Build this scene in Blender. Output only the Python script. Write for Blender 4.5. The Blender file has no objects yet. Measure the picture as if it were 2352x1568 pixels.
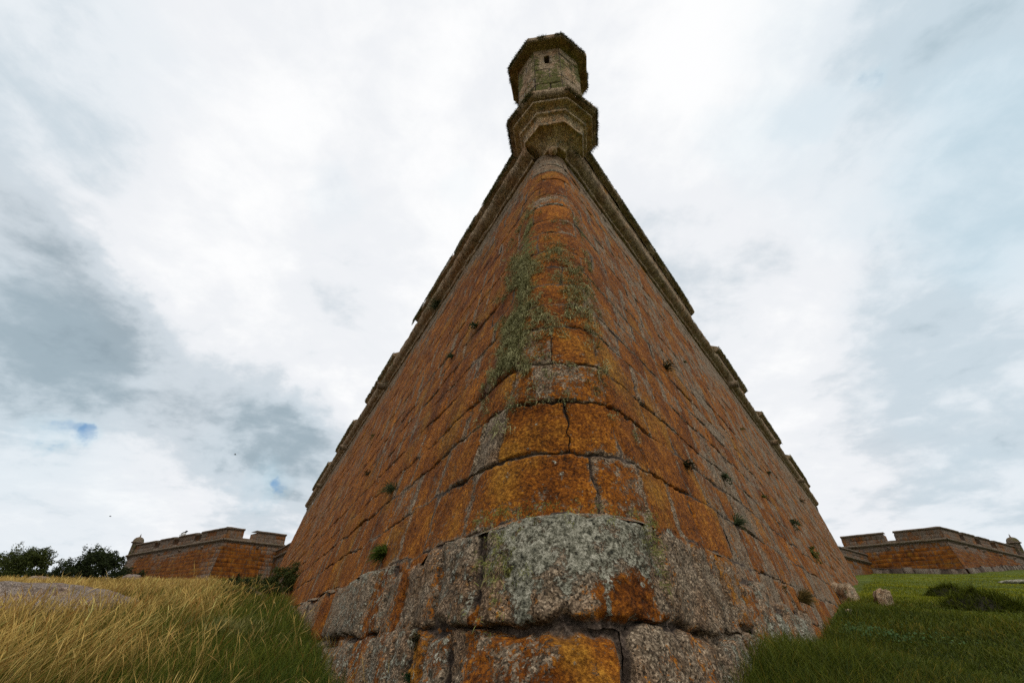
import bpy, math, random
import numpy as np

random.seed(7)
np.seterr(over="ignore")
scene = bpy.context.scene
COL = scene.collection

# ------------------------------------------------------------------ camera model (also used to read bearings off the place)
F = 1055.0
PITCH = math.radians(32.65)
CP, SP = math.cos(PITCH), math.sin(PITCH)

def bearing(u, v):
    x, z = u - 1176.0, 784.0 - v
    d = np.array([x, F * CP - z * SP, F * SP + z * CP])
    return d / np.linalg.norm(d)

# ------------------------------------------------------------------ numpy noise
def _hash(ix, iy, iz, seed):
    h = (ix.astype(np.int64) * 374761393 + iy.astype(np.int64) * 668265263 + iz.astype(np.int64) * 2147483647 + seed * 974634777) & 0xFFFFFFFF
    h = ((h ^ (h >> 13)) * 1274126177) & 0xFFFFFFFF
    h = ((h ^ (h >> 16)) * 2246822519) & 0xFFFFFFFF
    return ((h ^ (h >> 15)) & 0xFFFFFF) / float(0xFFFFFF)

def vn(x, y, z=None, seed=0):
    """value noise in -1..1"""
    x = np.asarray(x, float); y = np.asarray(y, float)
    z = np.zeros_like(x) if z is None else np.asarray(z, float)
    fx, fy, fz = np.floor(x), np.floor(y), np.floor(z)
    tx, ty, tz = x - fx, y - fy, z - fz
    tx, ty, tz = (t * t * t * (t * (t * 6 - 15) + 10) for t in (tx, ty, tz))
    r = 0
    for dx in (0, 1):
        for dy in (0, 1):
            for dz in (0, 1):
                w = (tx if dx else 1 - tx) * (ty if dy else 1 - ty) * (tz if dz else 1 - tz)
                r = r + w * _hash(fx + dx, fy + dy, fz + dz, seed)
    return r * 2 - 1

def fbm(x, y, z=None, oct=4, seed=0, gain=.5):
    x = np.asarray(x, float); y = np.asarray(y, float)
    z = np.zeros_like(x) if z is None else np.asarray(z, float)
    a, s, t = 1.0, 0, 0
    for o in range(oct):
        s = s + a * vn(x * 2 ** o + o * 13.7, y * 2 ** o + o * 7.3, z * 2 ** o + o * 3.1, seed + o)
        t += a; a *= gain
    return s / t

def sstep(a, b, x):
    t = np.clip((x - a) / (b - a), 0, 1)
    return t * t * (3 - 2 * t)

# ------------------------------------------------------------------ object helpers
def tag(o, label=None, cat=None, group=None, kind=None):
    if label: o['label'] = label
    if cat: o['category'] = cat
    if group: o['group'] = group
    if kind: o['kind'] = kind
    return o

def empty(name, loc, label, cat, group=None, parent=None):
    o = bpy.data.objects.new(name, None)
    o.empty_display_size = .3
    COL.objects.link(o); o.location = loc
    if parent: o.parent = parent
    if label: tag(o, label, cat, group)
    return o

def world_loc(o):
    p = np.zeros(3)
    while o is not None:
        p = p + np.array(o.location); o = o.parent
    return p

def mesh_obj(name, V, faces, mat, parent=None, attrs=None, smooth=True, origin=None, color=None):
    """V world coordinates; faces: (N,4) / (N,3) array or list of arrays / lists."""
    V = np.asarray(V, np.float64)
    if parent is not None:
        V = V - world_loc(parent)
    elif origin is not None:
        V = V - np.asarray(origin)
    me = bpy.data.meshes.new(name)
    if isinstance(faces, np.ndarray): faces = [faces]
    loops, starts, tot = [], [], 0
    for f in faces:
        f = np.asarray(f, np.int64)
        if f.ndim == 1: f = f[None]
        if f.size == 0: continue
        loops.append(f.ravel()); k = f.shape[1]
        starts.append(tot + np.arange(f.shape[0]) * k); tot += f.size
    loops = np.concatenate(loops); starts = np.concatenate(starts)
    me.vertices.add(len(V)); me.vertices.foreach_set('co', V.astype(np.float32).ravel())
    me.loops.add(len(loops)); me.loops.foreach_set('vertex_index', loops.astype(np.int32))
    me.polygons.add(len(starts)); me.polygons.foreach_set('loop_start', starts.astype(np.int32))
    me.update(calc_edges=True)
    if smooth:
        me.polygons.foreach_set('use_smooth', np.ones(len(starts), bool))
    for k, a in (attrs or {}).items():
        at = me.attributes.new(k, 'FLOAT', 'POINT'); at.data.foreach_set('value', np.asarray(a, np.float32))
    if color is not None:
        c = np.ones((len(V), 4), np.float32); c[:, :3] = color
        at = me.attributes.new('col', 'FLOAT_COLOR', 'POINT'); at.data.foreach_set('color', c.ravel())
    if mat is not None: me.materials.append(mat)
    o = bpy.data.objects.new(name, me); COL.objects.link(o)
    if parent is not None: o.parent = parent
    elif origin is not None: o.location = origin
    return o

class MB:
    """collects pieces of one mesh"""
    def __init__(s): s.V, s.Q, s.T, s.A, s.n, s.C = [], [], [], {}, 0, []
    def add(s, V, Q=None, T=None, attrs=None, col=None):
        V = np.asarray(V, float).reshape(-1, 3)
        if Q is not None and len(Q): s.Q.append(np.asarray(Q) + s.n)
        if T is not None and len(T): s.T.append(np.asarray(T) + s.n)
        s.V.append(V)
        for k in ('lic', 'pal', 'mos', 'jnt'):
            a = (attrs or {}).get(k, 0.0)
            s.A.setdefault(k, []).append(np.broadcast_to(np.asarray(a, float), (len(V),)))
        if col is not None: s.C.append(np.broadcast_to(np.asarray(col, float), (len(V), 3)))
        s.n += len(V)
    def build(s, name, mat, parent=None, origin=None, smooth=True):
        f = []
        if s.Q: f.append(np.concatenate(s.Q))
        if s.T: f.append(np.concatenate(s.T))
        return mesh_obj(name, np.concatenate(s.V), f, mat, parent, {k: np.concatenate(v) for k, v in s.A.items()} if not s.C else None,
                        smooth, origin, np.concatenate(s.C) if s.C else None)

def grid_faces(nu, nv, closed_u=False):
    """quads of a nu x nv vertex grid stored v-major (index = j*nu+i)"""
    iu = np.arange(nu if closed_u else nu - 1); jv = np.arange(nv - 1)
    I, J = np.meshgrid(iu, jv)
    I, J = I.ravel(), J.ravel(); I2 = (I + 1) % nu
    return np.stack([J * nu + I, J * nu + I2, (J + 1) * nu + I2, (J + 1) * nu + I], 1)

# ------------------------------------------------------------------ materials
class NT:
    def __init__(s, name):
        s.m = bpy.data.materials.new(name); s.m.use_nodes = True
        s.t = s.m.node_tree; s.t.nodes.clear()
    def n(s, typ, ins=None, **props):
        nd = s.t.nodes.new(typ)
        for k, v in props.items(): setattr(nd, k, v)
        for k, v in (ins or {}).items():
            sock = nd.inputs[k]
            if isinstance(v, bpy.types.NodeSocket): s.t.links.new(v, sock)
            else: sock.default_value = v
        return nd
    def math(s, op, a, b=None, c=None, clamp=False):
        nd = s.t.nodes.new('ShaderNodeMath'); nd.operation = op; nd.use_clamp = clamp
        for i, v in enumerate((a, b, c)):
            if v is None: continue
            if isinstance(v, bpy.types.NodeSocket): s.t.links.new(v, nd.inputs[i])
            else: nd.inputs[i].default_value = v
        return nd.outputs[0]
    def add(s, a, b): return s.math('ADD', a, b)
    def mul(s, a, b): return s.math('MULTIPLY', a, b)
    def step(s, x, lo, hi):
        nd = s.n('ShaderNodeMapRange', {'Value': x, 'From Min': lo, 'From Max': hi}, interpolation_type='SMOOTHSTEP')
        return nd.outputs[0]
    def noise(s, vec, scale, detail=4, rough=.55, dist=0, out='Fac'):
        return s.n('ShaderNodeTexNoise', {'Vector': vec, 'Scale': scale, 'Detail': detail, 'Roughness': rough, 'Distortion': dist}).outputs[out]
    def ramp(s, fac, stops):
        nd = s.n('ShaderNodeValToRGB', {'Fac': fac}); e = nd.color_ramp.elements
        while len(e) < len(stops): e.new(.5)
        for el, (p, c) in zip(e, stops):
            el.position = p; el.color = (*c, 1)
        return nd.outputs['Color']
    def mix(s, fac, a, b, blend='MIX'):
        nd = s.t.nodes.new('ShaderNodeMix'); nd.data_type = 'RGBA'; nd.blend_type = blend
        for k, v in ((0, fac), (6, a), (7, b)):
            if isinstance(v, bpy.types.NodeSocket): s.t.links.new(v, nd.inputs[k])
            else: nd.inputs[k].default_value = (*v, 1) if isinstance(v, tuple) and len(v) == 3 else v
        return nd.outputs[2]
    def attr(s, name, out='Fac'):
        return s.n('ShaderNodeAttribute', attribute_name=name).outputs[out]
    def done(s, shader):
        o = s.t.nodes.new('ShaderNodeOutputMaterial'); s.t.links.new(shader, o.inputs[0]); return s.m

def stone_material(name, base=1.0, bump=1.0, tint=(1, 1, 1), streak=1.1, dull=1.0):
    t = NT(name)
    P = t.n('ShaderNodeNewGeometry').outputs['Position']
    lic, pal, mos, jnt = (t.attr(k) for k in ('lic', 'pal', 'mos', 'jnt'))
    n1 = t.noise(P, 2.2, 6, .6)
    n2 = t.noise(P, 9.0, 7, .68)
    n3 = t.noise(P, 55.0, 5, .7)
    n4 = t.noise(P, 24.0, 5, .62)
    vor = t.n('ShaderNodeTexVoronoi', {'Vector': P, 'Scale': 95.0}, feature='F1')
    vc = t.n('ShaderNodeSeparateColor', {'Color': vor.outputs['Color']}).outputs[0]
    gran = t.ramp(t.add(t.mul(vc, .45), t.mul(n3, .55)), [(.22, (.022, .018, .013)), (.41, (.115, .092, .068)), (.58, (.225, .182, .138)), (.76, (.50, .43, .34))])
    gran = t.mix(t.mul(t.step(t.noise(P, 5.0, 5, .65), .48, .66), .75), gran, t.mix(1.0, gran, (.50, .42, .33), 'MULTIPLY'))
    gran = t.mix(t.step(n2, .42, .62), gran, t.mix(1.0, gran, (.62, .60, .58), 'MULTIPLY'))
    gran = t.mix(t.mul(t.step(n1, .45, .65), .55), gran, t.mix(1.0, gran, (1.0, .72, .52), 'MULTIPLY'))
    gran = t.mix(1.0, gran, tuple(base * k for k in tint), 'MULTIPLY')
    # rust-orange algae / lichen crust
    ov = t.add(t.mul(n3, .5), t.add(t.mul(n4, .3), t.mul(n1, .2)))
    ora = t.ramp(ov, [(.37, (.010, .004, .001)), (.455, (.108, .034, .004)), (.535, (.285, .094, .008)), (.625, (.58, .25, .028))])
    olive = t.ramp(ov, [(.37, (.014, .008, .002)), (.47, (.105, .058, .006)), (.62, (.38, .22, .03))])
    ora = t.mix(t.mul(t.step(t.noise(P, 1.1, 4, .6), .5, .68), .5), ora, olive)
    strk = t.n('ShaderNodeMapping', {'Vector': P, 'Scale': (3.4, 3.4, .38)}).outputs[0]
    n5 = t.noise(strk, 1.0, 5, .62)
    om = t.add(t.add(lic, t.mul(t.add(n5, -.5), streak)), t.add(t.mul(t.add(n2, -.5), 1.15), t.add(t.mul(t.add(n3, -.5), 1.1), t.mul(t.add(n4, -.5), .8))))
    om = t.step(om, .42, .58)
    ora = t.mix(1.0, ora, t.ramp(t.add(t.mul(n5, .6), t.mul(n1, .4)), [(.36, (.50, .42, .40)), (.5, (.90, .88, .85)), (.64, (1.12, 1.12, 1.12))]), 'MULTIPLY')
    c = t.mix(om, gran, ora)
    # pale foliose lichen
    pw = t.n('ShaderNodeTexVoronoi', {'Vector': t.n('ShaderNodeVectorMath', {0: P, 1: t.n('ShaderNodeVectorMath', {0: t.noise(P, 14, 3, .5, 0, 'Color'), 'Scale': .06}, operation='SCALE').outputs[0]}, operation='ADD').outputs[0], 'Scale': 13.0}, feature='SMOOTH_F1').outputs['Distance']
    pm = t.add(pal, t.add(t.mul(t.add(pw, -.42), -.55), t.add(t.mul(t.add(n2, -.5), 1.3), t.mul(t.add(n3, -.5), 1.1))))
    pm = t.step(pm, .40, .56)
    palc = t.ramp(t.add(t.mul(n3, .6), t.mul(n4, .4)), [(.38, (.02, .024, .018)), (.47, (.165, .165, .115)), (.56, (.42, .42, .32)), (.66, (.72, .71, .57))])
    c = t.mix(pm, c, palc)
    # moss / yellow-green strap lichen
    mm = t.step(t.add(mos, t.add(t.mul(t.add(n2, -.5), 1.2), t.mul(t.add(n4, -.5), 1.1))), .42, .62)
    mosc = t.ramp(t.add(t.mul(n3, .7), t.mul(n2, .3)), [(.38, (.012, .014, .004)), (.5, (.075, .075, .016)), (.62, (.22, .22, .06))])
    c = t.mix(mm, c, mosc)
    # joints: grey-brown mortar and dirt
    mort = t.ramp(t.add(t.mul(n3, .6), t.mul(n4, .4)), [(.36, (.016, .012, .009)), (.52, (.080, .060, .044)), (.68, (.25, .20, .15))])
    jm = t.step(t.add(jnt, t.add(t.mul(t.add(n2, -.5), 1.2), t.mul(t.add(n3, -.5), .6))), .46, .72)
    c = t.mix(jm, c, mort)
    c = t.mix(1.0, c, (dull, dull * .95, dull * .95), 'MULTIPLY')
    h = t.add(t.mul(n3, .55), t.add(t.mul(n4, .6), t.add(t.mul(n2, .5), t.mul(t.mul(pm, n3), .5))))
    bp = t.n('ShaderNodeBump', {'Height': h, 'Strength': 1.0 * bump, 'Distance': .035})
    b = t.n('ShaderNodeBsdfPrincipled', {'Base Color': c, 'Roughness': .92, 'Specular IOR Level': .15, 'Normal': bp.outputs[0]})
    return t.done(b.outputs[0])

def leaf_material(name, trans=.3, rough=.7, spec=.15):
    t = NT(name)
    c = t.attr('col', 'Color')
    b = t.n('ShaderNodeBsdfPrincipled', {'Base Color': c, 'Roughness': rough, 'Specular IOR Level': spec})
    tr = t.n('ShaderNodeBsdfTranslucent', {'Color': c})
    m = t.n('ShaderNodeMixShader', {0: trans, 1: b.outputs[0], 2: tr.outputs[0]})
    return t.done(m.outputs[0])

M_STONE = stone_material('lichen_stone', 1.08, 1.0, (1.0, .965, .84))
M_FAR = stone_material('weathered_stone', 1.15, .6, dull=.66)
M_SENTRY = stone_material('pale_granite', 1.5, .7, (1.06, 1.0, .84), .5)
M_CORBEL = stone_material('lit_granite', 2.3, .6, (1.06, 1.0, .82), .4)  # lightened granite copy: brightness for the dim corbel underside put into its colour
M_ROCK = stone_material('grey_granite', 1.0, 1.0, (1.15, 1.2, 1.3))
M_LEAF = leaf_material('foliage')
M_GRASS = leaf_material('grass_blades', .35, .65)
M_LICHEN = leaf_material('strap_lichen', .15, .9, .05)

def plain(name, col, rough=.8):
    t = NT(name)
    P = t.n('ShaderNodeNewGeometry').outputs['Position']
    n = t.noise(P, 12, 5, .6)
    c = t.ramp(n, [(.3, tuple(k * .6 for k in col)), (.7, tuple(k * 1.3 for k in col))])
    return t.done(t.n('ShaderNodeBsdfPrincipled', {'Base Color': c, 'Roughness': rough, 'Specular IOR Level': .2}).outputs[0])
M_BARK = plain('bark', (.09, .065, .045))
M_EARTH = plain('dark_earth', (.016, .014, .007), .95)
M_DARKF = plain('black_feathers', (.025, .02, .02))
M_WHITEF = plain('white_feathers', (.65, .65, .63))

# ------------------------------------------------------------------ terrain
aL, aR = math.radians(27.8), math.radians(36.1)
dL = np.array([-math.sin(aL), math.cos(aL)]); nL = np.array([-math.cos(aL), -math.sin(aL)])
dR = np.array([math.sin(aR), math.cos(aR)]); nR = np.array([math.cos(aR), -math.sin(aR)])
HW = 8.84                     # top of the battered wall above the eye
PL, PR, BATL, BATR = 3.44, 2.834, .25, .197

def dist_left(x, y): return -(.8846 * x + .4664 * y) + 1.27      # metres out from the foot of the left face
def dist_right(x, y): return (.808 * x - .5892 * y) + 1.08

def ground(x, y):
    x = np.asarray(x, float); y = np.asarray(y, float)
    r = np.hypot(x, y)
    yy = np.where(y < 72, y, 72 + 6 * (1 - np.exp(-(y - 72) / 6.0)))
    z = -.95 + .105 * np.maximum(yy, -20)
    z = z + .02 * np.clip(x - 4, 0, 80) * sstep(10, 40, y)
    # rolling
    amp = sstep(2, 14, r)
    z = z + amp * (.22 * vn(x / 9, y / 9, seed=3) + .07 * vn(x / 2.6, y / 2.6, seed=4))
    # a small bank where the turf runs up to the right foot of the corner
    z = z + .34 * np.exp(-(((x - 2.3) / 1.5) ** 2 + ((y - 3.6) / 2.2) ** 2))
    z = z - .08 * sstep(-.6, -2.0, x) * sstep(8.5, 4.0, y) * sstep(-7.5, -3.0, x)
    # dug mounds on the lawn
    for (mx, my, ms, mh) in MOUNDS:
        z = z + mh * np.exp(-(((x - mx) / (ms * 1.3)) ** 2 + ((y - my) / ms) ** 2))
    far = sstep(110, 600, r)
    z = z * (1 - far) + far * (z * .25 - 3)
    return z
MOUNDS = []

def on_ground(u, v, it=60):
    """the point of the terrain seen along a bearing"""
    d = bearing(u, v); lo, hi = 1.0, 150.0
    for k in np.arange(1.0, 120, .05):
        p = d * k
        if ground(p[0], p[1]) >= p[2]:
            return p
    return d * 70

# ------------------------------------------------------------------ masonry
def axis_lines(length, edge, step):
    k = [0, .010, .022, .040, .065]
    k = [e for e in k if e < length * .3]
    lo = k[-1]; hi = length - lo
    n = max(1, int(math.ceil((hi - lo) / step)))
    mid = np.linspace(lo, hi, n + 1)
    return np.array(k[:-1] + list(mid) + [length - e for e in k[:-1]][::-1]) if edge else np.linspace(0, length, max(2, int(length / step) + 1))

def masonry(courses, surf, step_at, seed=0, warp=(.05, .035), dmin=.05, groove=.05, gw=.020, bulge=.007, rough=.014, jitter=.010, skip=(), dz=None, attrs_fn=None, fine=True):
    """courses: [(z0, z1, [s0, s1, ...])]; surf(s, z, off) -> xyz; returns V, Q, attrs."""
    S, Z, E, B, Q, n, meta, EU = [], [], [], [], [], 0, [], []
    global UPRIGHT
    bid = 0
    for ci, (z0, z1, br) in enumerate(courses):
        for s0, s1 in zip(br[:-1], br[1:]):
            if (ci, round((s0 + s1) / 2, 3)) in skip or s1 - s0 < .02: continue
            st = step_at((s0 + s1) / 2, (z0 + z1) / 2)
            if st > .14:
                us = np.array([0, .05, .5 * (s1 - s0), s1 - s0 - .05, s1 - s0]) if s1 - s0 > .2 else np.array([0, s1 - s0])
                vs = np.array([0, .05, z1 - z0 - .05, z1 - z0])
                if s1 - s0 > 1.2: us = np.concatenate([[0, .05], np.linspace(.3, s1 - s0 - .3, 3), [s1 - s0 - .05, s1 - s0]])
            else:
                us = axis_lines(s1 - s0, True, st); vs = axis_lines(z1 - z0, True, st)
            U, W = np.meshgrid(us, vs)
            e = np.minimum(np.minimum(U, (s1 - s0) - U) * .8, np.minimum(W, (z1 - z0) - W))
            # round the block corners a little
            cx = np.minimum(U, (s1 - s0) - U); cy = np.minimum(W, (z1 - z0) - W)
            e = np.maximum(0, e - np.maximum(0, .03 - np.hypot(cx, cy)) * .0)
            S.append((s0 + U).ravel()); Z.append((z0 + W).ravel()); E.append(e.ravel()); EU.append(cx.ravel()); B.append(np.full(U.size, bid))
            Q.append(grid_faces(len(us), len(vs)) + n); n += U.size; bid += 1
            meta.append((s0, s1, z0, z1, ci))
    UPRIGHT = np.concatenate(EU)
    S, Z, E, B = (np.concatenate(a) for a in (S, Z, E, B)); Q = np.concatenate(Q)
    meta = np.array(meta)
    r1 = np.random.default_rng(seed + 5).random(bid); r2 = np.random.default_rng(seed + 6).random(bid); r3 = np.random.default_rng(seed + 7).random(bid)
    S2 = S + warp[0] * vn(S * 1.3, Z * 1.3, seed=seed) + warp[0] * .35 * vn(S * 5, Z * 5, seed=seed + 1) + .3 * warp[0] * vn(S * 14, Z * 14, seed=seed + 21)
    Z2 = Z + warp[1] * vn(S * 1.1, Z * 1.1, seed=seed + 2) + warp[1] * .4 * vn(S * 5, Z * 5, seed=seed + 3) + .3 * warp[1] * vn(S * 14, Z * 14, seed=seed + 22)
    if dz is not None: Z2 = Z2 + dz(meta, r3)[B]
    g = gw * (1 + .8 * vn(S * 3, Z * 3, seed=seed + 8) + .5 * vn(S * 9, Z * 9, seed=seed + 9))
    g = np.maximum(g, .007)
    dep = groove * np.clip(.40 + 1.1 * vn(S * .9, Z * .9, seed=seed + 10) + .7 * vn(S * 3.1, Z * 3.1, seed=seed + 11), dmin, 1.6)
    off = -dep * (1 - sstep(0, 1, E / g)) + bulge * (1 - np.exp(-E / .12)) + (r1[B] - .5) * 2 * jitter * sstep(0, .03, E)
    off = off + rough * fbm(S2 * 3.2, Z2 * 3.2, B * 3.3, 4, seed + 12, .6) + rough * .35 * vn(S2 * 26, Z2 * 26, seed=seed + 13)
    at = attrs_fn(S2, Z2, E, B, r1, r2, meta, g)
    return surf(S2, Z2, off), Q, at

def course_breaks(s0, s1, rng, lo=.55, hi=1.15, first=None):
    br = [s0] if first is None else list(first)
    while br[-1] < s1 - lo * .6:
        br.append(br[-1] + rng.uniform(lo, hi))
    br[-1] = s1
    return br

# ---- the near bastion: two battered faces meeting in a rounded corner
HALF = math.radians(58.05)            # the corner turns through twice this
BIS = math.radians(4.15)
S0 = .85                              # half length of the rounded corner in wall coordinates
TAN32 = math.tan(math.pi / 2 - HALF); SIN32 = math.sin(math.pi / 2 - HALF)

WALL_R = ([.6, 1.16, 1.65, 2.06, 3.4, HW], [.80, .74, .64, .55, .52, .40])
def corner_surface(push=0.0, radii=WALL_R, pl=PL, pr=PR, ztop=HW):
    def surf(s, z, off):
        s = np.asarray(s, float); z = np.asarray(z, float)
        dzz = ztop - z
        pL = pl - BATL * dzz - push; pR = pr - BATR * dzz - push
        r = np.interp(z, radii[0], radii[1])
        ax = (pL * .5892 - pR * .4664) / .8981; ay = (.8846 * pR + .808 * pL) / .8981
        tl = r / TAN32; ch = r / SIN32
        bx, by = math.sin(BIS), math.cos(BIS)
        cx, cy = ax + bx * ch, ay + by * ch
        ph = np.clip(s / S0, -1, 1) * HALF
        hd = math.pi + BIS - ph
        nx, ny = np.sin(hd), np.cos(hd)
        ex = np.abs(s) - S0
        ov = np.maximum(ex, 0)
        dx = np.where(s < 0, dL[0], dR[0]); dy = np.where(s < 0, dL[1], dR[1])
        x = cx + nx * (r + off) + dx * ov
        y = cy + ny * (r + off) + dy * ov
        return np.stack([x, y, z + 0 * x], -1)
    return surf

wall_surf = corner_surface()
plinth_surf = corner_surface(push=.085, radii=([-2, 3], [.66, .62]))
LEN_L, LEN_R = 37.4, 40.2             # lengths of the two faces along the top, from the corner

def step_near(s, z):
    p = wall_surf(np.array([s]), np.array([z]), 0.0)[0]
    d = np.linalg.norm(p)
    return .0048 * d if d < 9 else .0052 * d if d < 20 else .0075 * d

rng = random.Random(5)
zs = [-1.35, -.85, -.35, .12, .625, 1.16, 1.65, 2.06, 2.58, 2.98, 3.39, 3.80, 4.20, 4.75, 5.25, 5.85, 6.30, 6.75, 7.20, 7.65, 8.06, 8.46, HW]
special = {4: [-.97, .24, .83], 5: [-1.05, -.61, .06, .60], 6: [-.64, .62], 7: [-.72, -.03, .64], 8: [-1.05, .72], 9: [-.66, .56], 10: [-.92, .14, .92], 11: [-.6, .66]}
courses = []
for i in range(len(zs) - 1):
    mid = special.get(i, [-(.95 if i % 2 else .45) + .3 * rng.random() - .1, (.4 if i % 3 else .85) + .35 * rng.random()])
    right = course_breaks(0, S0 + LEN_R, rng, .5, 1.05, mid)
    left = course_breaks(0, S0 + LEN_L, rng, .5, 1.05, [-mid[0]])
    courses.append((zs[i], zs[i + 1], [-k for k in left[::-1]][:-1] + right))

LICW = {(4, 0): .82, (4, 1): .80, (4, 2): .92, (4, 3): .85, (4, -1): .85, (5, 3): .92, (6, 1): .80, (5, 1): .86, (5, 2): .84, (5, 0): .18, (6, 0): .52, (7, 0): .52, (7, 1): .78, (8, 0): .72, (9, 0): .8}
def wall_attrs(S, Z, E, B, r1, r2, meta, g):
    mid = (meta[:, 0] + meta[:, 1]) / 2
    ci = meta[:, 4].astype(int)
    base = np.where(mid < -S0, .90, np.where(mid > S0, .68, .80)) + (r2 - .5) * np.where(mid > S0, .60, .30)
    for (c, k), v in LICW.items():
        row = np.where(ci == c)[0]
        m = row[np.argsort(mid[row])]; z0 = np.where(mid[m] > -1.1)[0]
        # k-th block right of the one that starts beyond the left end of the rounded corner
        cand = [q for q in m if meta[q, 0] >= special[c][0] - .02]
        if k >= 0 and k < len(cand): base[cand[k]] = v
        if k < 0:
            cl = [q for q in m if meta[q, 1] <= special[c][0] + .02]
            if cl: base[cl[-1]] = v
    lic = base[B] + .22 * vn(S * .35, Z * .5, seed=61) + .12 * vn(S * 2, Z * 2, seed=62)
    lic = lic - .38 * (1 - sstep(0, .05 + .04 * vn(S * 2.5, Z * 2.5, seed=63), E))
    lic = lic - .55 * (1 - sstep(0, .10 + .07 * vn(S * 2.1, Z * 1.3, seed=67), UPRIGHT)) * (np.abs(S) > .95) * sstep(-.5, .3, vn(S * 1.3, Z * 1.3, seed=68))
    top = sstep(7.1, 8.5, Z + .35 * vn(S * .8, Z * 0, seed=64))
    lic = lic - .55 * top
    lic = lic - .7 * sstep(1.0, .5, np.abs(S)) * sstep(7.6, 7.75, Z) - .6 * sstep(1.0, .3, np.abs(S)) * np.exp(-((Z - 6.08) / .20) ** 2)
    nose = sstep(1.5, .2, np.abs(S + .15))
    pal = .06 + .10 * nose * sstep(4.2, 1.6, Z) + .12 * (r1[B] > .8) - .1 * (np.abs(S) > 6)
    pal = pal + .42 * np.exp(-((Z - 5.88) / .06) ** 2) * sstep(.6, .2, np.abs(S)) + .35 * np.exp(-((Z - 7.66) / .05) ** 2) * sstep(.5, .1, np.abs(S)) + .12 * sstep(.9, .3, np.abs(S)) * sstep(6.3, 6.9, Z)
    left_moss = np.exp(-((S + .72) / .38) ** 2) * sstep(1.7, 2.3, Z) * sstep(6.6, 5.2, Z)
    mos = .06 + .50 * left_moss + .26 * np.exp(-((S - .05) / .6) ** 2) * sstep(2.2, 2.8, Z) * sstep(5.6, 4.2, Z) + .18 * top * (S < -1) + .10 * top
    jnt = (1 - sstep(.2, 1.1, E / g)) * .85 - .12 + .22 * sstep(.35, .8, vn(S * 1.7, Z * 1.7, seed=66)) * (1 - sstep(.02, .10, E)) + .35 * (r1[B] < .07) * (np.abs(S) > 1)
    return dict(lic=lic, pal=pal, mos=mos, jnt=jnt)

BAST = empty('bastion', (.6, 3.0, -.6), 'tall rust-orange stone bastion with rounded corner rising to a sentry box on its point', 'fort bastion')
V, Q, A = masonry(courses, wall_surf, step_near, 100, warp=(.055, .04), attrs_fn=wall_attrs)
wall = MB(); wall.add(V, Q, attrs=A)
# core behind the facing so no joint shows daylight, closed at the shoulders
ss = np.concatenate([np.linspace(-S0 - LEN_L, -S0, 12), np.linspace(-S0, S0, 17)[1:-1], np.linspace(S0, S0 + LEN_R, 12)])
zz = np.linspace(-1.6, HW, 6)
SS, ZZ = np.meshgrid(ss, zz)
wall.add(wall_surf(SS.ravel(), ZZ.ravel(), -.16), grid_faces(len(ss), len(zz)), attrs=dict(jnt=.9))
# flanks returning from the shoulders
def flank_surf(P0, P1, nrm, ztop, batter):
    P0, P1 = np.array(P0, float), np.array(P1, float); L = np.linalg.norm(P1 - P0); d = (P1 - P0) / L
    nrm = np.array(nrm, float)
    def surf(s, z, off):
        o = batter * (ztop - z) + off
        x = P0[0] + d[0] * s + nrm[0] * o; y = P0[1] + d[1] * s + nrm[1] * o
        return np.stack([x, y, z + 0 * x], -1)
    return surf, L

def far_attrs(lic0, spread, mosb=.05, olive=0):
    def fn(S, Z, E, B, r1, r2, meta, g):
        lic = lic0 + (r2[B] - .5) * spread + .25 * vn(S * .3, Z * .4, seed=71) - .2 * (1 - sstep(0, .05, E))
        return dict(lic=lic, pal=np.full_like(S, .03), mos=mosb + .2 * vn(S * .25, Z * .25, seed=72) + 0 * S, jnt=(1 - sstep(.2, 1.1, E / g)) * .8)
    return fn

shoulderL = wall_surf(np.array([-S0 - LEN_L]), np.array([HW]), 0.)[0][:2]
shoulderR = wall_surf(np.array([S0 + LEN_R]), np.array([HW]), 0.)[0][:2]
wall.build('wall', M_STONE, BAST)

def straight_wall(P0, P1, nrm, zbot, ztop, batter, seed, fn, ch=.44, lo=.7, hi=1.4, rnd=None, step=.5):
    sf, L = flank_surf(P0, P1, nrm, ztop, batter)
    rr = random.Random(seed); cs = []; z = ztop
    while z > zbot + .1:
        h = ch * rr.uniform(.85, 1.15); cs.append((max(z - h, zbot), z, course_breaks(0, L, rr, lo, hi))); z -= h
    V, Q, A = masonry(cs, sf, lambda s, z: step, seed, warp=(.05, .04), attrs_fn=fn, groove=.035, gw=.03, bulge=.004)
    mb = MB(); mb.add(V, Q, attrs=A)
    n = 8
    s_ = np.linspace(0, L, n); z_ = np.array([zbot, ztop]); SS, ZZ = np.meshgrid(s_, z_)
    mb.add(sf(SS.ravel(), ZZ.ravel(), -.2), grid_faces(n, 2), attrs=dict(jnt=.9))
    return mb, sf, L

mbF, _, _ = straight_wall(shoulderL, shoulderL + np.array([4.2, 1.4]), (-.2, .98), 2.5, HW, .0, 301, far_attrs(.5, .4))
mbF.build('flank', M_FAR, BAST)
mbF, _, _ = straight_wall(shoulderR, shoulderR + np.array([-4.0, 2.2]), (.2, .98), 2.5, HW, .0, 302, far_attrs(.5, .4))
mbF.build('flank', M_FAR, BAST)

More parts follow.
